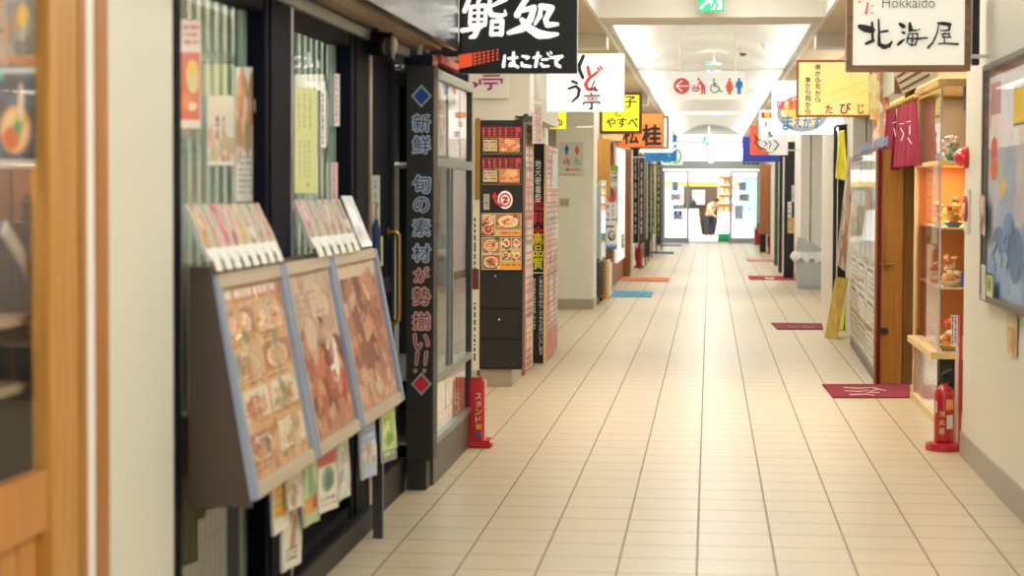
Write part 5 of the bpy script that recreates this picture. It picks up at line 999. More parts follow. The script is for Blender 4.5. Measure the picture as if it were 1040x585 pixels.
ld = bpy.data.lights.new('showcase_lamp', 'AREA'); ld.energy = 10; ld.color = (1, .72, .42); ld.size = .25; ld.size_y = 1.2; ld.shape = 'RECTANGLE'; lo2 = bpy.data.objects.new('showcase_lamp', ld); COL.objects.link(lo2); lo2.location = (1.67, 13.6, zr_-.04)
ld = bpy.data.lights.new('showcase_lamp', 'AREA'); ld.energy = 5; ld.color = (1, .92, .8); ld.size = .25; ld.size_y = 1.2; ld.shape = 'RECTANGLE'; lo2 = bpy.data.objects.new('showcase_lamp', ld); COL.objects.link(lo2); lo2.location = (1.67, 13.6, zt_-.06)
G_ = 'food models in the wooden showcase'
W_ = [(zr_, 1.58, 13.0, .065, '3A8A6A', ['E8D8C0', '8ACCA8', 'E4C0B0'], 'green bowl with pale food on the upper shelf of the wooden showcase'), (zr_, 1.57, 13.5, .06, 'E0C8B0', ['C88898', 'F0E0D0'], 'cream bowl with rose pieces deeper on the upper shelf of the wooden showcase'),
      (zs1, 1.59, 13.02, .075, '6A9AA8', ['F0A030', 'F0D060', 'E86020'], 'blue grey bowl of orange food on the upper middle shelf of the wooden showcase'), (zs1, 1.56, 13.5, .065, 'F0E8DC', ['F0B050', 'E88040'], 'white bowl of golden food at the far end of the upper middle shelf'),
      (zs2, 1.58, 13.03, .08, 'E8DCC8', ['E8A050', 'F0D0A0', 'D06830'], 'wide cream dish of fried food on the lower middle shelf'), (zs2, 1.56, 13.6, .065, '2A2420', ['F0C070', 'E89040'], 'black bowl of fried food deeper on the lower middle shelf'),
      (ztab, 1.57, 13.0, .085, 'C8A868', ['F0C020', 'F08820', 'E84818', 'F4E0B0'], 'big plate of yellow and orange food on the low table shelf'), (ztab, 1.55, 13.35, .07, 'F0E8D8', ['F0A040', 'E85820'], 'small white bowl of orange food behind the big plate')]
for i, (z, x, y, r, rim, cs, lb) in enumerate(W_): dish_thing(x, y, z+.001, r, rim, cs, lb, G_, mound=2.0, n=15, seed=i+40)
for z, y, c_, lb in ((zs2, 12.97, '4A64B0', 'small blue price stand on the lower middle shelf'), (zr_, 12.97, '8A90A8', 'grey blue price card hanging high in the wooden showcase')):
    zz_ = z if 'blue price stand' in lb else zr_+.33
    tag(box(1.635, 1.655, y, y+.01, zz_, zz_+(.1 if z == zs2 else .17)).build('price_card', mat('card_'+c_, c_, .5)), lb, 'price card')
tag(MB().lathe([(.028, 0), (.03, .01), (.03, .13), (.012, .17), (.011, .2)], (1.58, 13.02, .051), 16).build('bottle', mat('green_black_bottle', '1E2A22', .15), smooth=True), 'dark bottle low behind the glass under the table shelf', 'bottle')
tag(MB().blob((1.54, 13.03, .3), .05, (.8, .6, 1.4), .7, 8, 4).cyl((1.54, 13.03, .05), (1.54, 13.03, .25), .008).build('artificial_flower', mat('yellow_flower', 'D8C020', .5), smooth=True), 'yellow artificial flower behind the glass under the table shelf', 'flower')

# ---- fire extinguisher in front of the showcase
t, x, y, r, h = sphere_ext(958.5, 457, .45, 'red fire extinguisher with labels on a red base before the wooden showcase')
for o in list(t.children):
    if o.name.startswith(('base', 'hose')): bpy.data.objects.remove(o)
MB().lathe([(.105, 0), (.108, .012), (.105, .04), (.08, .045)], (x+.0, y, 0), 32).build('base', RED, t, smooth=True)
def label_patch(nm, x0, x1, z0, z1, m):
    q = []; 
    for zz_ in (z0, z1):
        for i in range(7): a = x0+(x1-x0)*i/6; q.append((x+r*1.015*math.sin(a), y-r*1.015*math.cos(a), zz_))
    return MB().add(q, [(i, i+1, 8+i, 7+i) for i in range(6)]).build(nm, m, t)
label_patch('orange_label', .05, .9, .24, .30, mat('orange_label', 'E89858', .5)); label_patch('white_label', .15, .85, .13, .21, mat('white_label', 'D8DCE0', .5)); label_patch('side_label', -1.1, -.9, .22, .29, mat('white_label', 'D8DCE0'))
m = MB()
for i, ch in enumerate('消火器'):
    write(m, ch, lambda a, b: (x+r*1.02*math.sin(a), y-r*1.02*math.cos(a), b), -.6, .235-i*.05, -.05, .20-i*.05, .01)
m.build('lettering', mat('yellow_white_letter', 'F0D8A0', .5), t)
xp = PY(975, 400, y+.06).x; box(xp-.008, xp+.008, y+.05, y+.07, 0, PY(975, 320, y+.06).z).build('marker_pole', RED, t, bevel=.003); box(xp-.03, xp-.012, y+.052, y+.068, .03, PY(975, 352, y+.06).z).build('marker_edge', mat('pale_pink_edge', 'E8CCC4', .5), t)
tag(panel('notice_card', PY(966, 319, 11.9), PY(973.5, 319, 11.9), PY(973.5, 352, 11.9), PY(966, 352, 11.9), Cv(10, 30, 'E8E0E4', 4).vtext(.15, .08, .85, .9, '6A3A78', 2).rect(0, 0, 1, .05, 'C83848').rect(.9, 0, 1, 1, 'C83848'), PAPER, t=.004), 'narrow white card with purple writing above the red extinguisher', 'card')

# ---- right wall: alarm lamp, call button, notice case
p = PX(983, 160, XR); t = thing('alarm_lamp', 'round red alarm lamp on the white wall beside the showcase', 'alarm lamp', p)
MB().lathe([(.062, 0), (.062, -.015), (.055, -.02)], p, 24, 'x').build('lamp_ring', mat('silver_red_ring', 'C03030', .3, .3), t, smooth=True); MB().lathe([(.052, -.018), (.050, -.04), (.038, -.062), (.02, -.074), (.005, -.078)], p, 24, 'x').build('lamp_dome', mat('red_dome', 'D01828', .15, coat=1, emit=.25), t, smooth=True)
p = PX(983.5, 212, XR); t = thing('call_point', 'round red fire call button on a cream plate on the right wall', 'call button', p)
box(XR-.012, XR, p.y-.10, p.y+.10, p.z-.13, p.z+.11).build('mounting_plate', mat('cream_plate', 'DED8C8', .4), t, bevel=.004); MB().lathe([(.075, -.010), (.075, -.022), (.06, -.027), (.035, -.022)], (XR, p.y, p.z), 28, 'x').build('red_ring', REDM, t, smooth=True); MB().lathe([(.03, -.022), (.03, -.029), (.02, -.031)], (XR, p.y, p.z), 20, 'x').build('push_button', mat('white_button', 'E8E8E8', .3), t, smooth=True)
XW = XR-.045; ya_ = PX(996.5, 150, XW).y; z1 = PX(998, 67, XW).z; z0 = PX(996, 305, XW).z; yn = 8.2
t = thing('notice_case', 'large glazed notice case with colourful posters on the right wall', 'notice case', (XR, 9.3, z0))
for o in ((XW, XR, yn, ya_, z1-.03, z1), (XW, XR, yn, ya_, z0, z0+.035), (XW, XR, ya_-.03, ya_, z0, z1), (XW, XR, yn, yn+.03, z0, z1)): box(*o).build('case_frame', mat('taupe_frame', '6E665C', .35, .5), t, bevel=.003)
c = Cv(90, 100, 'B4C8DE', 90); c.rect(0, 0, 1, .4, 'F6F6F8'); c.blobs(0, .02, 1, .38, ['FFFFFF', 'ECE8EE', 'F4F4F8', 'DDE0EA', 'F0DCD8'], 40, (.05, .14)); c.rect(0, .35, 1, .6, 'B8C0D0'); c.blobs(0, .4, 1, .7, ['A8B8D0', 'C8C4CC', '90A8C8', 'D0D0D8'], 36, (.05, .14)); c.blobs(0, .7, 1, .98, ['6A94C8', '88ACD8', '5078A8', 'A8C4E0'], 30, (.06, .16))
for i in range(34): xx, yy = c.r.uniform(.05, .9), c.r.uniform(.62, .86); c.line(xx, yy, xx+.02, yy+.035, .006, '4A4450')
c.rect(.0, 0, 1, .03, 'A87858'); c.rect(.80, .06, .97, .2, 'D0949C'); c.ell(.9, .36, .06, .06, 'E0603C'); c.ell(.9, .44, .07, .05, 'E87848'); c.rect(.2, .11, .6, .27, 'F8CC10'); c.rect(.2, .1, .6, .12, '5A4830'); c.rect(.2, .26, .6, .275, '5A4830'); c.rect(.2, .19, .6, .195, 'C89818'); c.ell(.75, .52, .05, .04, 'E8C868'); c.rect(.0, .05, .1, .6, 'D8DCE4')
a, b = Vector((XR-.012, yn+.03, 0)), Vector((XR-.012, ya_-.03, 0)); U1, L1 = Vector((0, 0, z1-.03)), Vector((0, 0, z0+.035))
panel('poster_sheet', a+U1, b+U1, b+L1, a+L1, c, PAPER, t); box(XW+.006, XW+.01, yn+.03, ya_-.03, z0+.035, z1-.03).build('pane', glass('case_glass', boost=.22), t)
c = Cv(12, 20, 'B8C860', 2).rect(.0, 0, 1, .08, '3A3A38').rect(0, .8, 1, 1, 'D8D0C4').ell(.5, .5, .15, .25, '5A7838').rect(0, 0, .1, 1, '4A4A44').rect(.9, 0, 1, 1, '4A4A44')
tag(panel('small_leaflet', PX(1001, 276, XW), PX(1008.5, 278, XW), PX(1008.5, 303, XW), PX(1001, 300, XW), c, PAPER), 'small green leaflet at the lower corner of the notice case', 'leaflet')
tag(panel('small_leaflet', PX(996.5, 268, XW-.004), PX(1000.5, 270, XW-.004), PX(1000.5, 305, XW-.004), PX(996.5, 303, XW-.004), Cv(8, 20, 'D8D0C4', 2).vtext(.2, .1, .8, .9, 'A89888', 2), PAPER), 'narrow cream leaflet beside the green one on the notice case frame', 'leaflet')
tag(panel('paper_tag', PX(995, 196, XW-.005), PX(1000, 200, XW-.005), PX(1000, 240, XW-.005), PX(995, 236, XW-.005), Cv(8, 20, 'B88878', 2).blobs(0, 0, 1, 1, ['D8B8A8', '8A5848', 'E8D8D0'], 12, (.1, .3)), PAPER), 'brown pink leaflet halfway up the left edge of the notice case', 'leaflet')
tag(panel('paper_tag', PX(1022, 319, XR-.01), PX(1033, 322, XR-.01), PX(1032, 363, XR-.01), PX(1023, 358, XR-.01), Cv(12, 30, 'D8CCA8', 3).rect(.1, .3, .9, .9, 'D89850').blobs(.1, .4, .9, .9, ['E8B878', 'C87848', 'A8A868'], 8, (.1, .2)), PAPER), 'orange and cream card hanging under the notice case', 'card')

# ================================================================== RIGHT MIDDLE
Y = 30.6; p = PZ(824, 291.5); t = thing('waste_bin', 'pale grey blue waste bin with a bag folded over its rim before the white pillar', 'bin', p); x0, x1 = XatY(809, Y), XatY(838.5, Y)
BN = mat('pale_blue_grey_plastic', 'C2CAD0', .45); q = []; zr_b = PY(824, 259, Y).z
m = MB(); m.add([(x0+.03, Y, 0), (x1-.03, Y, 0), (x1-.03, Y+.4, 0), (x0+.03, Y+.4, 0), (x0, Y-.02, zr_b), (x1, Y-.02, zr_b), (x1, Y+.42, zr_b), (x0, Y+.42, zr_b)], [(0, 3, 2, 1), (4, 5, 6, 7), (0, 1, 5, 4), (1, 2, 6, 5), (2, 3, 7, 6), (3, 0, 4, 7)]); m.build('bin_body', BN, t, bevel=.012)
zh = PY(815, 241, Y).z; zh2 = PY(830, 247, Y).z
m = MB(); m.extr([(x0+.01, Y, zr_b), (x0+.03, Y, zh), (x0+.16, Y, zh-.03), (x1-.02, Y, zh2-.1), (x1-.01, Y, zr_b)], (0, .4, 0)); m.build('slanted_lid', BN, t, bevel=.01)
m = MB(); q = []; n_ = 40
for j, (o, z) in enumerate(((.0, zr_b+.05), (.03, zr_b+.02), (.05, zr_b-.05), (.045, zr_b-.09))):
    for i in range(n_):
        a = 2*math.pi*i/n_; ca, sa = math.cos(a), math.sin(a); k_ = 1/max(abs(ca), abs(sa)); wv = .012*math.sin(i*1.7)*j
        q.append(((x0+x1)/2+ca*k_*((x1-x0)/2+o+wv), Y+.2+sa*k_*(.21+o+wv), z+wv*1.5))
m.add(q, [(j*n_+i, j*n_+(i+1) % n_, (j+1)*n_+(i+1) % n_, (j+1)*n_+i) for j in range(3) for i in range(n_)]); m.build('bag_edge', mat('white_bag', 'EEF0F2', .35), t, smooth=True)
# black rack before the bin
Y = 34.; t = thing('black_rack', 'tall black rack of cards and papers left of the white pillar', 'rack', (XatY(802, Y), Y, 0)); x0, x1 = XatY(797, Y), XatY(808.5, Y); zt_ = PY(800, 144, Y).z
box(x0, x1, Y, Y+.3, 0, zt_).build('rack_board', BLK, t, bevel=.005); MB().tube([(x0-.02, Y-.05, zt_-.1), (x0-.02, Y-.05, zt_+.12), (x1+.05, Y-.05, zt_+.14), (x1+.05, Y-.05, zt_-.05)], .014).build('rack_rail', BLK, t, smooth=True)
for i, (a, b, c_, d_, col) in enumerate(((800, 804, 205, 222, 'D8D8D0'), (800, 807, 221, 237, 'C8A860'), (804, 808, 188, 205, 'C0C4C8'), (806, 810, 222, 236, '98A8C8'))): panel('rack_card', PY(a, c_, Y-.02), PY(b, c_, Y-.02), PY(b, d_, Y-.02), PY(a, d_, Y-.02), Cv(8, 14, col, i).text(.15, .15, .85, .85, '6A6A64', 4), PAPER, t, t=.01)
block('yellow_strip', 808.6, 811.5, 186, 222, 34.2, .04, mat('lemon', 'D8D040', .6), 'yellow paper strip beside the black rack', 'strip')
t = thing('blue_cap_cloth', 'dark blue cloth hanging at the top left of the black rack', 'cloth', PY(797, 150, 33.6)); panel('cloth_sheet', PY(793.5, 146, 33.6), PY(800, 145, 33.6), PY(799, 158, 33.6), PY(794.5, 160, 33.6), Cv(8, 10, '1E2A68', 1), PAPER, t, t=.01, wav=.01)
for a, b, c_, d_, Y, col, lb in ((787, 790.5, 152, 268, 40, '3A5A40', 'dark green post on the far right beyond the black rack'), (791.5, 795, 147, 276, 36.5, '1A1C20', 'slim black post just beyond the black rack')): block('upright_post', a, b, c_, d_, Y, .12, mat('post_'+col, col, .5), lb, 'post', True)
block('wooden_partition', 772, 783, 167, 238, 48.5, .4, wood('brick_brown_wood', '9A5E34', 'B87C4C'), 'brown slatted wooden partition on the right before the far doors', 'partition', False); block('partition_base', 772.5, 778.5, 238, 256, 48.4, .4, BLK, 'black box under the wooden partition on the far right', 'box', True)
block('white_post', 783.5, 787, 150, 262, 44., .3, WHITE, 'white post between the wooden partition and the dark green post', 'post', True)
# blue framed window and black panel beyond the menu panel
for o in ((843.2, 846.2, 128, 296, 24.3, 'blue_grey_frame', '6A7A90', 'slim blue grey frame beside the white pillar on the right'), (846.3, 849, 134, 300, 23.8, 'white_upright', 'E4E8EA', 'slim white upright beside the blue grey frame')): block('door_upright', o[0], o[1], o[2], o[3], o[4], .1, mat(o[5], o[6], .4), o[7], 'upright', True)
S(box(1.47, 1.6, 20.5, 26.0, 0, 2.3).build('wall_right', mat('pale_side_wall', 'DAD4C8', .5)))
Y = 21.4; t = thing('black_display_board', 'tall black display board with hooks behind the leaning cream board', 'board', (XatY(860, Y), Y, 0)); x0, x1 = XatY(851.5, Y), XatY(869, Y); zt_ = PY(860, 128, Y).z
box(x0, x1, Y, Y+.1, 0, zt_).build('board_panel', BLK, t, bevel=.004); m = MB(); m.tube([(XatY(847, Y), Y-.03, zt_-.1), (XatY(847, Y), Y-.03, zt_-.02), (XatY(849, Y), Y-.03, zt_+.0), (x1, Y-.03, zt_+.02), (x1, Y-.03, zt_-.08)], .014); m.tube([(XatY(848, Y), Y-.03, 0), (XatY(848, Y), Y-.03, zt_-.05)], .02); m.build('hook_rail', mat('dark_steel', '2E3236', .4, .5), t, smooth=True)
t = thing('yellow_cloth', 'bright yellow cloth hanging from the hook rail of the black board', 'cloth', PY(854, 134, 21.2)); panel('cloth_sheet', PY(852.5, 133, 21.2), PY(857.5, 132, 21.2), PY(861, 184, 21.2), PY(848.5, 181, 21.2), Cv(14, 24, 'E0D428', 2).blobs(0, 0, 1, 1, ['D8CC20', 'E8DC48'], 8, (.1, .25)), PAPER, t, t=.02, wav=.02)
t = thing('narrow_poster', 'narrow white poster with red marks left of the yellow cloth', 'poster', PY(849, 150, 21.5)); panel('poster_sheet', PY(845.6, 152, 21.5), PY(848.2, 152, 21.5), PY(848.2, 200, 21.5), PY(845.6, 200, 21.5), Cv(6, 24, 'F0ECEC', 2).vtext(.2, .05, .8, .9, 'D87068', 1), PAPER, t)
Y = 20.6; t = thing('leaning_card_board', 'narrow cream board of printed cards leaning against the black display board', 'board', PZ(853, 343)); c = Cv(12, 60, 'D8C8B0', 5); c.blobs(0, 0, 1, 1, ['C8A080', 'E8E0D0', 'A88868', 'D8D4C8', 'B87858'], 40, (.06, .16)); panel('board_print', PY(861, 160, Y+.1), PY(869, 160, Y+.1), PY(858.5, 276, Y), PY(849, 268, Y), c, PAPER, t, t=.02)
t = thing('leaning_signboard', 'long yellow wooden slab leaning by the entrance at the end of the red mat', 'board', PZ(845, 343)); b0, b1 = PZ(837.5, 343), PZ(850.5, 344.5); zz_ = PY(852, 281.5, b0.y+.12).z
h0, h1 = PY(849, 281, b0.y+.12), PY(862, 283, b0.y+.12); YW = wood('yellow_pine', 'B0903A', 'CCAC52', .5)
m = MB(); m.slab(h0, h1, b1, b0, .07); m.build('slab_face', YW, t, bevel=.006); m = MB(); m.slab(h1+Vector((.004, 0, 0)), h1+Vector((.006, .10, 0)), b1+Vector((.006, .10, 0)), b1+Vector((.004, 0, 0)), .006); m.build('slab_edge', mat('cream_slab_edge', 'E0D4B0', .5), t)
t = thing('caution_sign', 'small lime yellow sign standing behind the leaning yellow slab', 'sign', PZ(854, 336)); Y = PZ(854, 336).y; MB().slab(PY(856.5, 304, Y+.06), PY(859.5, 306, Y+.06), PY(856.5, 336, Y), PY(851, 334, Y), .02).build('sign_face', mat('lime_yellow', 'D8E020', .5), t, bevel=.003)

# ================================================================== HANGING SIGNS
def hsign(nm, label, Y, px0, py0, px1, py1, depth, fmat, face, fw=0., side=None, arm=None):
    t = thing(nm, label, 'sign', PY((px0+px1)/2, py0, Y)); a, b = PY(px0, py0, Y), PY(px1, py1, Y); x0, x1, z1, z0 = a.x, b.x, a.z, b.z
    box(x0+.004, x1-.004, Y+.004, Y+depth, z0+.004, z1-.004).build('sign_box', fmat, t, bevel=.003); w = fw*Y/F
    if fw:
        m = MB(); m.box(x0, x1, Y-.012, Y+.0, z1-w, z1); m.box(x0, x1, Y-.012, Y+.0, z0, z0+w); m.box(x0, x0+w, Y-.012, Y+.0, z0+w, z1-w); m.box(x1-w, x1, Y-.012, Y+.0, z0+w, z1-w); m.build('sign_frame', fmat, t, bevel=.003)
    if isinstance(face, Cv): panel('sign_face', (x0+w, Y-.001, z1-w), (x1-w, Y-.001, z1-w), (x1-w, Y-.001, z0+w), (x0+w, Y-.001, z0+w), face, LIT, t, t=.003)
    else: box(x0+w, x1-w, Y-.004, Y+.003, z0+w, z1-w).build('sign_face', face, t)
    if arm is not None:
        for zz_ in (z1-.08, z0+.08): box(min(arm, x0 if arm < 0 else x1-.01), max(arm, x0+.01 if arm < 0 else x1), Y+.03, Y+.06, zz_-.01, zz_+.01).build('bracket', WHITE, t)
    return t
def lit(n, c, e=.6): return mat(n, c, .4, emit=e)
# 1 black sushi sign
Y = 10.15; t = hsign('sushi_sign', 'black hanging sign with large white brush characters and an orange striped mark', Y, 466.5, -46, 586, 74.5, .12, mat('sign_edge_grey', 'B8BCB8', .4), mat('glossy_black_face', '0C0D10', .25), arm=-1.42); f = faceY(Y-.008); WL = lit('white_lit_letter', 'FFFFFF', .75)
def cs(sx, x0): return lambda x, y: f(464+x/7.5, y/7.5)
g_ = cs(0, 0); m = MB()
strokes(m, [[(150, -120, 26), (100, -20, 30), (58, 85, 34)], [(130, -60, 26), (210, -70, 26), (160, 20, 26)], [(100, 55, 28), (215, 42, 30)], [(105, 60, 26), (98, 185, 26)], [(165, 60, 22), (160, 230, 24)], [(222, 50, 28), (215, 190, 26)], [(100, 100, 18), (215, 98, 18)], [(95, 148, 20), (218, 146, 20)], [(100, 190, 24), (215, 186, 24)],
    [(42, 232, 34), (110, 222, 30), (190, 205, 22)], [(160, 215, 40), (135, 275, 36), (100, 285, 20)], [(255, -60, 26), (248, 60, 30), (262, 112, 36), (330, 122, 36), (372, 110, 18)], [(270, 45, 20), (370, -10, 40)], [(372, 112, 20), (366, 80, 14)], [(268, 160, 26), (262, 262, 30)], [(268, 165, 28), (345, 158, 32)], [(345, 158, 34), (338, 262, 34)], [(268, 212, 18), (335, 208, 18)], [(262, 262, 28), (340, 258, 30)]], g_, 1.12)
strokes(m, [[(560, -60, 40), (505, 30, 38), (458, 115, 44)], [(505, 80, 30), (590, 55, 36)], [(590, 55, 36), (560, 150, 44), (500, 215, 52), (395, 250, 30)], [(495, 150, 34), (550, 215, 50), (625, 262, 62), (700, 268, 44), (765, 260, 24)], [(640, 50, 24), (632, 120, 34), (595, 185, 18)], [(640, 48, 40), (720, 62, 46)], [(722, 62, 42), (675, 150, 34), (690, 190, 40), (765, 184, 26)]], g_, 1.15)
strokes(m, [[(365, 425, 18), (355, 505, 24)], [(395, 445, 20), (460, 438, 18)], [(432, 400, 20), (432, 500, 22)], [(432, 490, 30), (405, 500, 22), (410, 480, 16)], [(432, 490, 20), (465, 512, 20)], [(500, 428, 18), (545, 436, 22), (530, 450, 12)], [(495, 478, 18), (500, 500, 22), (560, 506, 20)], [(585, 440, 18), (640, 430, 16)], [(618, 402, 20), (600, 505, 24)], [(648, 455, 16), (690, 452, 16)], [(640, 485, 18), (655, 505, 20), (700, 504, 16)], [(690, 405, 12), (700, 420, 14)], [(712, 395, 10), (722, 408, 12)], [(712, 440, 20), (800, 430, 22)], [(790, 436, 20), (755, 462, 22), (758, 492, 24), (785, 508, 22)]], g_, 1.12)
m.build('lettering', WL, t)
m = MB(); fo2 = faceY(Y-.007)
top = lambda x: 418-(x-15)*.155; bot = lambda x: 524-(x-15)*.20
P_ = lambda x, y: fo2(464+x/7.5, y/7.5)
q = [P_(x, top(x)) for x in (15, 50, 90, 118)]+[P_(x, bot(x)) for x in (118, 90, 50, 15)]; m.add(q, [tuple(range(8))])
for i in range(6):
    for j in range(4):
        x0_ = 126+i*35; w = 24-i*1.6; y0_ = top(x0_)+(bot(x0_)-top(x0_))*(j+.1)/4; y1_ = top(x0_)+(bot(x0_)-top(x0_))*(j+.82-i*.03)/4; m.add([P_(x0_, y0_), P_(x0_+w, y0_-3), P_(x0_+w, y1_-4), P_(x0_, y1_)], [(0, 1, 2, 3)])
m.build('striped_emblem', lit('orange_lit', 'F0562C', .5), t)
# 2 white noodle sign
Y = 16.; t = hsign('noodle_sign', 'white lit sign with red and navy noodle shop characters behind the black sign', Y, 555.5, 54.5, 634, 113.5, .1, mat('white_sign_edge', 'D8DCD8', .4), lit('white_lit_face', 'F0F2F2', .4), arm=-1.5); f = faceY(Y-.008); NV = mat('navy_ink', '22264E', .5); RI = mat('red_ink', 'E03C34', .5); KI = mat('black_ink', '16161A', .5)
m = MB(); strokes(m, [[(592.5, 57, 2.4), (588, 67, 2.8), (588.5, 71, 2.6), (592, 79, 2.2)]], f, 1.4); m.build('black_lettering', KI, t)
m = MB(); strokes(m, [[(581, 82.5, 1.8), (586, 84.5, 2.0)], [(577.5, 90, 1.6), (585, 87.5, 2), (588.5, 91, 2.2), (587, 98, 2), (581, 103.5, 1.2)]], f, 1.4); strokes(m, [[(604, 82, .9), (599.5, 92, 1.0), (602, 90, .9), (604.5, 88, .9), (604.5, 92.5, .9), (607.5, 91.5, .8)]], f, 1.3); strokes(m, [[(600, 94.5, 1.1), (601, 96, 1.1)], [(593.5, 97.3, 1), (609.5, 97, 1)], [(592.5, 106, 1.1), (593, 104, 1.1), (609, 103.8, 1.1), (609, 105.2, 1)], [(601, 105, 1.4), (601, 110.5, 1.5), (598.5, 110.5, 1)]], f, 1.35); m.build('navy_lettering', NV, t)
m = MB(); strokes(m, [[(597, 68, 2), (598.5, 76, 2.2)], [(607, 73, 1.8), (598, 80, 2.2), (594.5, 86, 2.4), (597, 90.5, 2.2), (606, 91, 1.4)], [(607, 69, 1.4), (609, 71.5, 1.4)], [(609.5, 67.5, 1.3), (611.5, 70, 1.3)]], f, 1.4); strokes(m, [[(597, 99, .9), (606, 99, .9)], [(597, 101.6, .9), (606, 101.6, .9)], [(597, 99, .8), (597, 101.6, .8)], [(606, 99, .8), (606, 101.6, .8)], [(601.5, 100.2, 2), (602, 100.2, 2)]], f); m.build('red_lettering', RI, t)
# 3 yellow
Y = 22.; t = hsign('yellow_sign', 'yellow lit sign in a brown frame with black brush characters', Y, 609, 93.5, 652, 136, .1, DBRN, lit('yellow_face', 'F2EC30', .4), fw=3., arm=-1.5); f = faceY(Y-.008); m = MB()
write(m, '餃', f, 616, 97.5, 629, 108, .0); write(m, '子', f, 633, 98, 646.5, 109, .015); write(m, 'と', f, 624.5, 111.5, 631.5, 117.5, .015)
for i, ch in enumerate('やすべ'): write(m, ch, f, 615.5+i*11.2, 119.5, 625.5+i*11.2, 129.5, .015)
m.build('lettering', KI, t)
# 4 orange
Y = 28.; t = hsign('orange_sign', 'orange lit sign with black characters behind the yellow sign', Y, 627, 114.5, 674, 150, .12, mat('dark_orange_edge', 'A84A20', .4), Cv(30, 24, 'F07830', 3).rect(0, 0, 1, .3, 'F08A40').rect(0, .3, 1, .6, 'F08038'), fw=.8, arm=-1.5); f = faceY(Y-.012); m = MB(); write(m, '松', f, 633, 127, 648.5, 146, .03); write(m, '桂', f, 652.5, 127, 671, 147.5, .04); m.build('lettering', KI, t)
t = hsign('white_sign', 'white lit sign with a dark brown frame just behind the orange sign', 29.4, 640, 118, 679, 151, .1, DBRN, lit('white_face_soft', 'F4EEE4', .5), fw=1.6, arm=-1.5)
# 5 blue wave
Y = 36.; cv = Cv(40, 30, 'F2F8FA', 5); cv.rect(0, .62, 1, 1, '1878B8'); cv.blobs(0, .55, 1, .75, ['1878B8', '2A88C8'], 14, (.06, .12)); cv.blobs(0, .7, .9, .98, ['4AA0D0', '1468A8'], 10, (.05, .1)); cv.rect(.8, 0, 1, 1, '2070B0'); cv.line(.75, .5, .95, .3, .05, 'F0F8FC'); cv.line(.78, .62, .98, .5, .04, 'E0F0F8')
hsign('wave_sign', 'white and blue sign with a blue wave, far left before the glass doors', Y, 655, 137, 687.5, 164, .1, mat('blue_edge', '2A6AA8', .4), cv, fw=0, arm=-1.5)
hsign('small_white_sign', 'plain white sign between the wave sign and the framed white sign', 32.5, 650, 126, 683, 155, .1, WHITE, lit('white_face_soft', 'F4EEE4'), arm=-1.5)
Y = 40.; t = hsign('ring_sign', 'far left sign with a bright green ring beside the wave sign', Y, 672, 150, 693, 167.5, .08, WHITE, lit('pale_face', 'ECF2EE', .4), arm=-1.5); f = faceY(Y-.01); m = MB(); strokes(m, [[(686+5.5*math.cos(a), 158.5+7*math.sin(a), 1.8) for a in np.linspace(-1.6, 1.9, 14)], [(674, 164.5, 2), (681, 164.5, 2)]], f); m.build('green_ring', mat('bright_green', '2CC448', .5, emit=.3), t)
# right 1
Y = 10.3; t = hsign('hokkai_sign', 'white lit sign in a brown wooden frame with three large black brush characters', Y, 860.5, -48, 985.5, 72.5, .13, wood('walnut_frame', '86603E', 'A47A52', .4, 'x'), lit('ivory_lit_face', 'F6F4E6', .42), fw=6.3, arm=1.44); f = faceY(Y-.014)
g_ = lambda x, y: f(858+x/7.7, y/7.7); m = MB(); IK = mat('soft_black_ink', '24262A', .5)
strokes(m, [[(118, 208, 36), (165, 225, 52), (212, 235, 46)], [(214, 175, 18), (217, 300, 20), (222, 325, 18)], [(228, 312, 16), (195, 330, 26), (165, 342, 20)], [(265, 152, 14), (268, 250, 18), (268, 340, 26)], [(268, 345, 30), (305, 368, 34), (345, 358, 30), (370, 325, 14)], [(278, 252, 14), (310, 244, 18), (336, 242, 18)],
    [(432, 188, 24), (458, 206, 34)], [(452, 252, 18), (466, 258, 20)], [(416, 350, 20), (440, 328, 24), (468, 305, 8)], [(508, 182, 20), (514, 232, 34), (505, 245, 16)], [(515, 235, 18), (560, 240, 12), (592, 226, 6)], [(498, 268, 12), (492, 310, 12), (485, 330, 12)], [(484, 300, 12), (570, 303, 16), (645, 296, 14)], [(500, 265, 10), (570, 262, 12), (566, 310, 12), (552, 352, 14)], [(492, 336, 8), (525, 356, 14), (550, 350, 10)], [(530, 268, 9), (526, 350, 10)], [(512, 320, 8), (545, 322, 8)],
    [(728, 182, 16), (770, 184, 28), (822, 192, 26)], [(820, 190, 24), (816, 232, 16)], [(748, 240, 10), (814, 238, 14)], [(734, 196, 10), (722, 260, 12), (690, 330, 14), (650, 374, 18)], [(752, 268, 10), (822, 262, 12)], [(785, 252, 8), (765, 288, 10)], [(760, 290, 10), (828, 292, 12)], [(812, 270, 8), (826, 292, 10)], [(778, 290, 12), (780, 338, 12)], [(735, 318, 0.1), (735, 318, .1)], [(732, 342, 12), (800, 340, 14), (885, 346, 18)]], g_, 1.15); m.build('lettering', IK, t)
m = MB(); strokes(m, [[(180, 22, 14), (165, 108, 18)], [(208, 50, 10), (222, 44, 12)], [(205, 98, 10), (222, 104, 12)], [(112, 12, 16), (124, 22, 10)], [(150, -60, 12), (140, 0, 12)]], g_); m.build('red_lettering', lit('red_lit', 'F03A30', .4), t)
m = MB(); write(m, 'Hokkaido', g_, 292, -22, 705, 62, -.012); m.build('small_lettering', mat('grey_ink', '6A665C', .5), t)
t2 = thing('sign_bracket', 'dark steel mounting post between the framed sign and the white wall', 'bracket', PY(989, 30, 10.45)); box(XatY(985.5, 10.45), XatY(993, 10.45), 10.45, 10.52, PY(989, 66, 10.45).z, 2.85).build('post', mat('slate_post', '2E3540', .4), t2, bevel=.003)
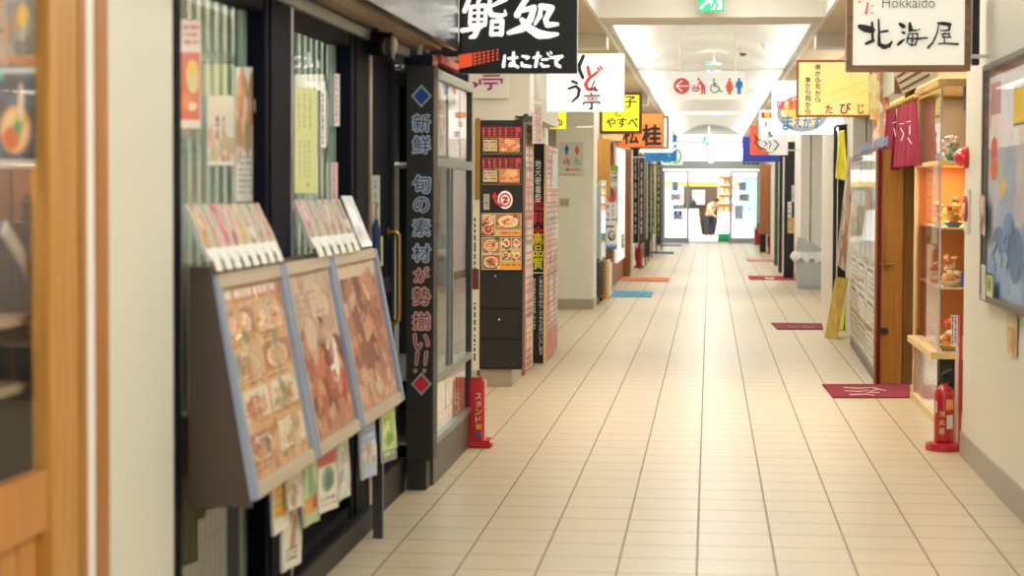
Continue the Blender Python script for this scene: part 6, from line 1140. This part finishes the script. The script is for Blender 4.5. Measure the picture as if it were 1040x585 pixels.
# right 2: travel sign
Y = 17.; cv = Cv(60, 46, 'F0E48C', 8); cv.blobs(0, 0, 1, 1, ['F2E898', 'EEE084', 'F4ECA4'], 30, (.1, .25)); cv.line(.45, .6, .95, .35, .008, 'D8CC70'); cv.line(.5, .75, .98, .55, .006, 'D8CC70'); cv.line(.7, .1, .8, .6, .006, 'DCD078')
t = hsign('travel_sign', 'golden yellow lit sign in an orange brown frame with small vertical writing', Y, 809, 61, 885, 119, .1, mat('copper_frame', 'A85C30', .4), cv, fw=2.2, arm=1.5); f = faceY(Y-.014); m = MB()
vwrite(m, '南から北から', f, 830.5, [68, 74.5, 81, 87.5, 94.5, 101], 5.4, 5.2, .015); vwrite(m, '東から西から', f, 820.5, [81, 87, 93, 100, 106.5, 113], 5.4, 5.2, .015); m.build('small_lettering', mat('brown_ink', '5A4420', .5), t)
m = MB(); write(m, 'た', f, 838.5, 106.5, 845.5, 115, .02); write(m, 'び', f, 853, 104.5, 864, 115.5, .02); write(m, 'じ', f, 871.5, 105.5, 877.5, 115.5, .02); m.build('red_lettering', mat('brick_red_ink', 'B02C20', .5), t)
# right 3: noodle bowl sign
Y = 22.; t = hsign('bowl_sign', 'white lit sign with a noodle bowl picture and blue writing behind the golden sign', Y, 784, 82, 858, 136.5, .1, WHITE, lit('white_face_bright', 'F8FAFA', .6), arm=1.5); f = faceY(Y-.008)
def disc(m, f, x, y, rx, ry, n=28): m.add([f(x+rx*math.cos(2*math.pi*i/n), y+ry*math.sin(2*math.pi*i/n)) for i in range(n)], [tuple(range(n))])
m = MB(); disc(m, faceY(Y-.006), 815, 115, 26, 19); m.k = 1; disc(m, faceY(Y-.007), 815, 114, 22, 15.5); m.k = 2; disc(m, faceY(Y-.0075), 812, 112, 15, 10); m.k = 3; disc(m, faceY(Y-.0078), 818, 116, 9, 6); m.build('bowl_picture', [mat('bowl_grey', 'A4ACB6', .5), mat('broth_cream', 'F0E0B0', .5), mat('noodle_yellow', 'F0CC70', .5), mat('noodle_white', 'F8F4EC', .5)], t)
f = faceY(Y-.010); m = MB(); write(m, '味', f, 789, 102, 797.5, 111.5, .02); write(m, '鮮', f, 800.5, 99.5, 811, 112, .015); m.build('red_lettering', mat('rose_red_ink', 'E0505C', .5), t)
m = MB(); 
for ch, a, b, c_, d_ in (('ま', 795, 805, 117, 132), ('え', 806.5, 814, 118, 129), ('か', 815.5, 824, 118.5, 129.5), ('ず', 825.5, 834, 118, 131)): write(m, ch, f, a, c_, b, d_, .03)
m.build('blue_lettering', mat('azure_ink', '3C88C0', .5), t)
# right 4
Y = 28.; t = hsign('small_lantern_sign', 'small white sign with a red head and dark marks left of the bowl sign', Y, 771, 112, 790, 141, .1, WHITE, lit('white_face_bright', 'F8FAFA'), arm=1.5); f = faceY(Y-.008); m = MB(); m.add([f(773, 114), f(785, 114), f(785, 120), f(773, 120)], [(0, 1, 2, 3)]); m.build('red_head', mat('red_head', 'E03030', .5), t); m = MB(); m.add([faceY(Y-.01)(776.5, 115), faceY(Y-.01)(782, 115), faceY(Y-.01)(782, 119), faceY(Y-.01)(776.5, 119)], [(0, 1, 2, 3)]); m.build('yellow_patch', mat('yellow_patch', 'F0C840', .5), t)
m = MB(); write(m, 'お', f, 776, 123, 782, 129, .02); write(m, '食', f, 779, 133, 786, 140, .02); m.build('lettering', mat('dark_green_ink', '28382E', .5), t)
Y = 32.; t = hsign('fish_sign', 'orange and white sign with a black outlined brush drawing on the far right', Y, 762, 127.5, 800, 157.5, .1, WHITE, Cv(40, 32, 'F6F2EE', 5).rect(0, 0, .5, 1, 'F0644A').ell(.55, .62, .32, .26, 'F6F2EE'), arm=1.5); f = faceY(Y-.008); m = MB(); strokes(m, [[(766, 137, 1.2), (769, 141, 1.6), (767, 145, 1.2), (772, 150, 1.6), (778, 152, 1.4)], [(771, 136, 1), (773, 142, 1.2)], [(786, 142, 1.2), (791, 147, 1.3), (786, 153, 1.2)], [(775, 143, .9), (779, 146, 1.2), (776, 149, .9)], [(781, 142, .9), (783, 147, 1.2), (781, 151, .9)]], f); m.build('lettering', KI, t)
m = MB(); strokes(m, [[(776, 154.5, .9), (786, 154.8, .9)], [(786, 138, .9), (789, 141, .9)]], f); m.build('green_stroke', mat('teal_ink', '2A9A88', .5), t)
Y = 38.; t = hsign('blue_sign', 'dark blue sign board behind the orange and white sign on the far right', Y, 754, 139, 792, 164.5, .1, mat('navy_edge', '1A2A68', .4), mat('royal_blue_face', '2C48B0', .4, emit=.15), arm=1.5)
m = MB(); strokes(m, [[(755+i*4.4, 166.2, 1.8), (757+i*4.4, 166.2, 1.8)] for i in range(4)], faceY(Y-.02)); m.build('dark_tassel', KI, t)
# centre restroom sign and exit signs
Y = 23.; t = hsign('hanging_restroom_sign', 'wide white hanging sign with arrow and restroom pictograms in the middle of the corridor', Y, 680.5, 73, 757, 101, .06, WHITE, mat('white_sign_face', 'F2F4F2', .4, emit=.12)); f = faceY(Y-.008)
m = MB(); disc(m, f, 692.3, 87.3, 8.2, 8.2); m.k = 1; strokes(m, [[(698.5, 87.3, 1.3), (687, 87.3, 1.3)], [(692.5, 82, 1.3), (686.7, 87.3, 1.4), (692.5, 92.6, 1.3)]], faceY(Y-.010)); m.build('arrow_disc', [CRD, mat('white_ink', 'FFFFFF', .5)], t)
m = MB(); changer(m, f, 709.5, 80.5, 16); m.build('changing_pictogram', CRD, t); m = MB(); wheelch(m, f, 726, 80.5, 15.5); m.build('wheelchair_pictogram', GRN, t); m = MB(); woman(m, f, 741, 80.5, 16.5); m.build('woman_pictogram', CRD2, t); m = MB(); man(m, f, 750.7, 80.5, 16.5); m.build('man_pictogram', mat('sign_azure', '1E80D8', .5), t)
for px in (690, 747): MB().cyl(PY(px, 73, Y+.03), Vector((PY(px, 73, Y+.03).x, Y+.03, 3.35)), .008).build('suspension_rod', WHITE, t)
def exitsign(Y, px0, py0, px1, py1, label, zc):
    t = hsign('exit_sign', label, Y, px0, py0, px1, py1, .06, WHITE, lit('exit_green', '10A878', .35)); f = faceY(Y-.008); w, h = px1-px0, py1-py0; X = lambda u: px0+w*u; Z = lambda v: py0+h*v; m = MB()
    m.add([f(X(.48), Z(.08)), f(X(.93), Z(.08)), f(X(.93), Z(.92)), f(X(.48), Z(.92))], [(0, 1, 2, 3)]); m.k = 0
    strokes(m, [[(X(.32), Z(.2), h*.14), (X(.33), Z(.2), h*.14)], [(X(.34), Z(.35), h*.16), (X(.38), Z(.6), h*.14)], [(X(.36), Z(.38), h*.07), (X(.2), Z(.52), h*.07)], [(X(.38), Z(.62), h*.09), (X(.22), Z(.72), h*.09), (X(.1), Z(.86), h*.09)]], f); m.build('white_pictogram', lit('exit_white', 'F4FFFA', .5), t)
    m = MB(); g2 = faceY(Y-.010); strokes(m, [[(X(.60), Z(.25), h*.13), (X(.61), Z(.25), h*.13)], [(X(.6), Z(.38), h*.15), (X(.64), Z(.58), h*.13)], [(X(.62), Z(.6), h*.09), (X(.75), Z(.72), h*.09), (X(.7), Z(.9), h*.09)], [(X(.62), Z(.6), h*.09), (X(.52), Z(.85), h*.09)]], g2); m.build('green_runner', MAT['exit_green'], t)
    p = PY((px0+px1)/2, py0, Y); MB().cyl((p.x, Y+.03, p.z), (p.x, Y+.03, zc), .01).build('suspension_rod', WHITE, t)
exitsign(16.6, 709.5, -15, 735, 12, 'green exit sign on the near ceiling beam', 3.4); exitsign(27.0, 717.5, 63.5, 733, 73.5, 'small exit sign hanging in the vault just above the restroom sign', 3.4); exitsign(55., 714, 138.5, 726, 147.5, 'farthest small green exit sign, above the glass doors', 3.35)
# ceiling devices
for px, py, Y, r, lb in ((720, 45.5, 21., .05, 'round ceiling device nearest the beam, on the vault'), (753.5, 67.5, 26., .05, 'dark centred ceiling device right of the exit sign'), (776.5, 63, 23.5, .04, 'small pale ceiling device at the right of the vault'), (662.5, 73, 26.5, .05, 'pale ceiling device on the left of the vault')):
    X = XatY(px, Y); zc = 3.06+.36*(1-(X/SP)**2); t = thing('smoke_detector', lb, 'detector', (X, Y, zc)); MB().lathe([(r*1.6, .0), (r*1.7, -.02), (r*1.3, -.04)], (X, Y, zc+.005), 20).build('detector_base', WHITE, t, smooth=True); MB().lathe([(r*.9, -.035), (r*.9, -.06), (r*.6, -.075)], (X, Y, zc+.005), 16).build('detector_head', mat('grey_head', '5A5C5E' if 'small' not in lb and 'pale' not in lb else 'E0DCC8', .5) if 'pale' not in lb else WHITE, t, smooth=True)
for s, X in (('left', -SP+.06), ('right', SP-.06)):
    t = thing('cove_light', 'long slim cove lamp along the %s edge of the vaulted ceiling' % s, 'lamp', (X, 37, 3.03)); box(X-.03, X+.03, 17.8, 56.5, 3.0, 3.035).build('lamp_tray', WHITE, t); box(X-.02, X+.02, 17.9, 56.4, 3.035, 3.05).build('lamp_tube', mat('cove_tube', 'FFFFFF', .5, emit=3., ecol='FFFDF6'), t)

# ================================================================== LIGHT
def area(nm, loc, sx, sy, e, col=(1, 1, 1), rot=(0, 0, 0)):
    l = bpy.data.lights.new(nm, 'AREA'); l.shape = 'RECTANGLE'; l.size = sx; l.size_y = sy; l.energy = e; l.color = col; o = bpy.data.objects.new(nm, l); COL.objects.link(o); o.location = loc; o.rotation_euler = rot; return o
for y, e in ((3.5, 42), (7, 47), (11, 57), (15, 56)): area('near_fill_light', (0.1, y, 3.38), .9, 2.4, e, (1, .995, .955))  # unseen area lights added to brighten the near corridor
for i, y in enumerate((20, 26, 32, 38, 44, 50, 55)): area('vault_fill_light', (0, y, 3.3), .5, 3., 38, (1, 1, .98))  # unseen fill added below the vault to brighten the far corridor
for s in (-1, 1): 
    for y in (22, 30, 38, 46, 53): area('cove_fill_light', (s*.78, y, 3.02), .12, 7.5, 10, (1, .99, .96), (0, math.radians(180-s*18), 0))  # unseen upward area lights added to whiten the vault
for s in (-1, 1):
    for y in (21.5, 26.5, 34, 41, 48): area('side_bay_lamp', (s*1.3, y, 2.95), .3, 3., 22, (1, .93, .80))
area('entrance_lamp', (1.9, 16.8, 2.8), .6, 1., 40, (1, .85, .62)); area('entrance_lamp', (-1.6+.35, 13.2, 2.95), .3, 1.6, 25, (1, .9, .75)); area('entrance_lamp', (1.15, 13.4, 2.95), .2, 2.5, 34, (1, .78, .5))
area('restaurant_lamp', (-2.4, 7, 2.55), .8, 3.6, 110, (1, .97, .88)); area('cabinet_lamp', (-1.8, 3.9, 2.28), .2, .8, 6, (.95, .97, 1))
sun = bpy.data.lights.new('daylight', 'SUN'); sun.energy = 10.0; sun.angle = .2; so_ = bpy.data.objects.new('daylight', sun); COL.objects.link(so_); so_.rotation_euler = (math.radians(38), 0, math.radians(-12))
w = bpy.data.worlds.new('world'); SC.world = w; w.use_nodes = True; bg = w.node_tree.nodes['Background']; bg.inputs[0].default_value = (.93, .97, 1, 1); bg.inputs[1].default_value = 1.0
vs = SC.view_settings; SC.display_settings.display_device = 'sRGB'; vs.view_transform = 'Standard'; vs.look = 'None'; vs.exposure = 0.; vs.gamma = 1.; vs.use_curve_mapping = False
SC.cycles.max_bounces = 8; SC.cycles.transparent_max_bounces = 16; SC.cycles.sample_clamp_indirect = 6.; SC.cycles.use_denoising = True; SC.cycles.caustics_reflective = False; SC.cycles.caustics_refractive = False
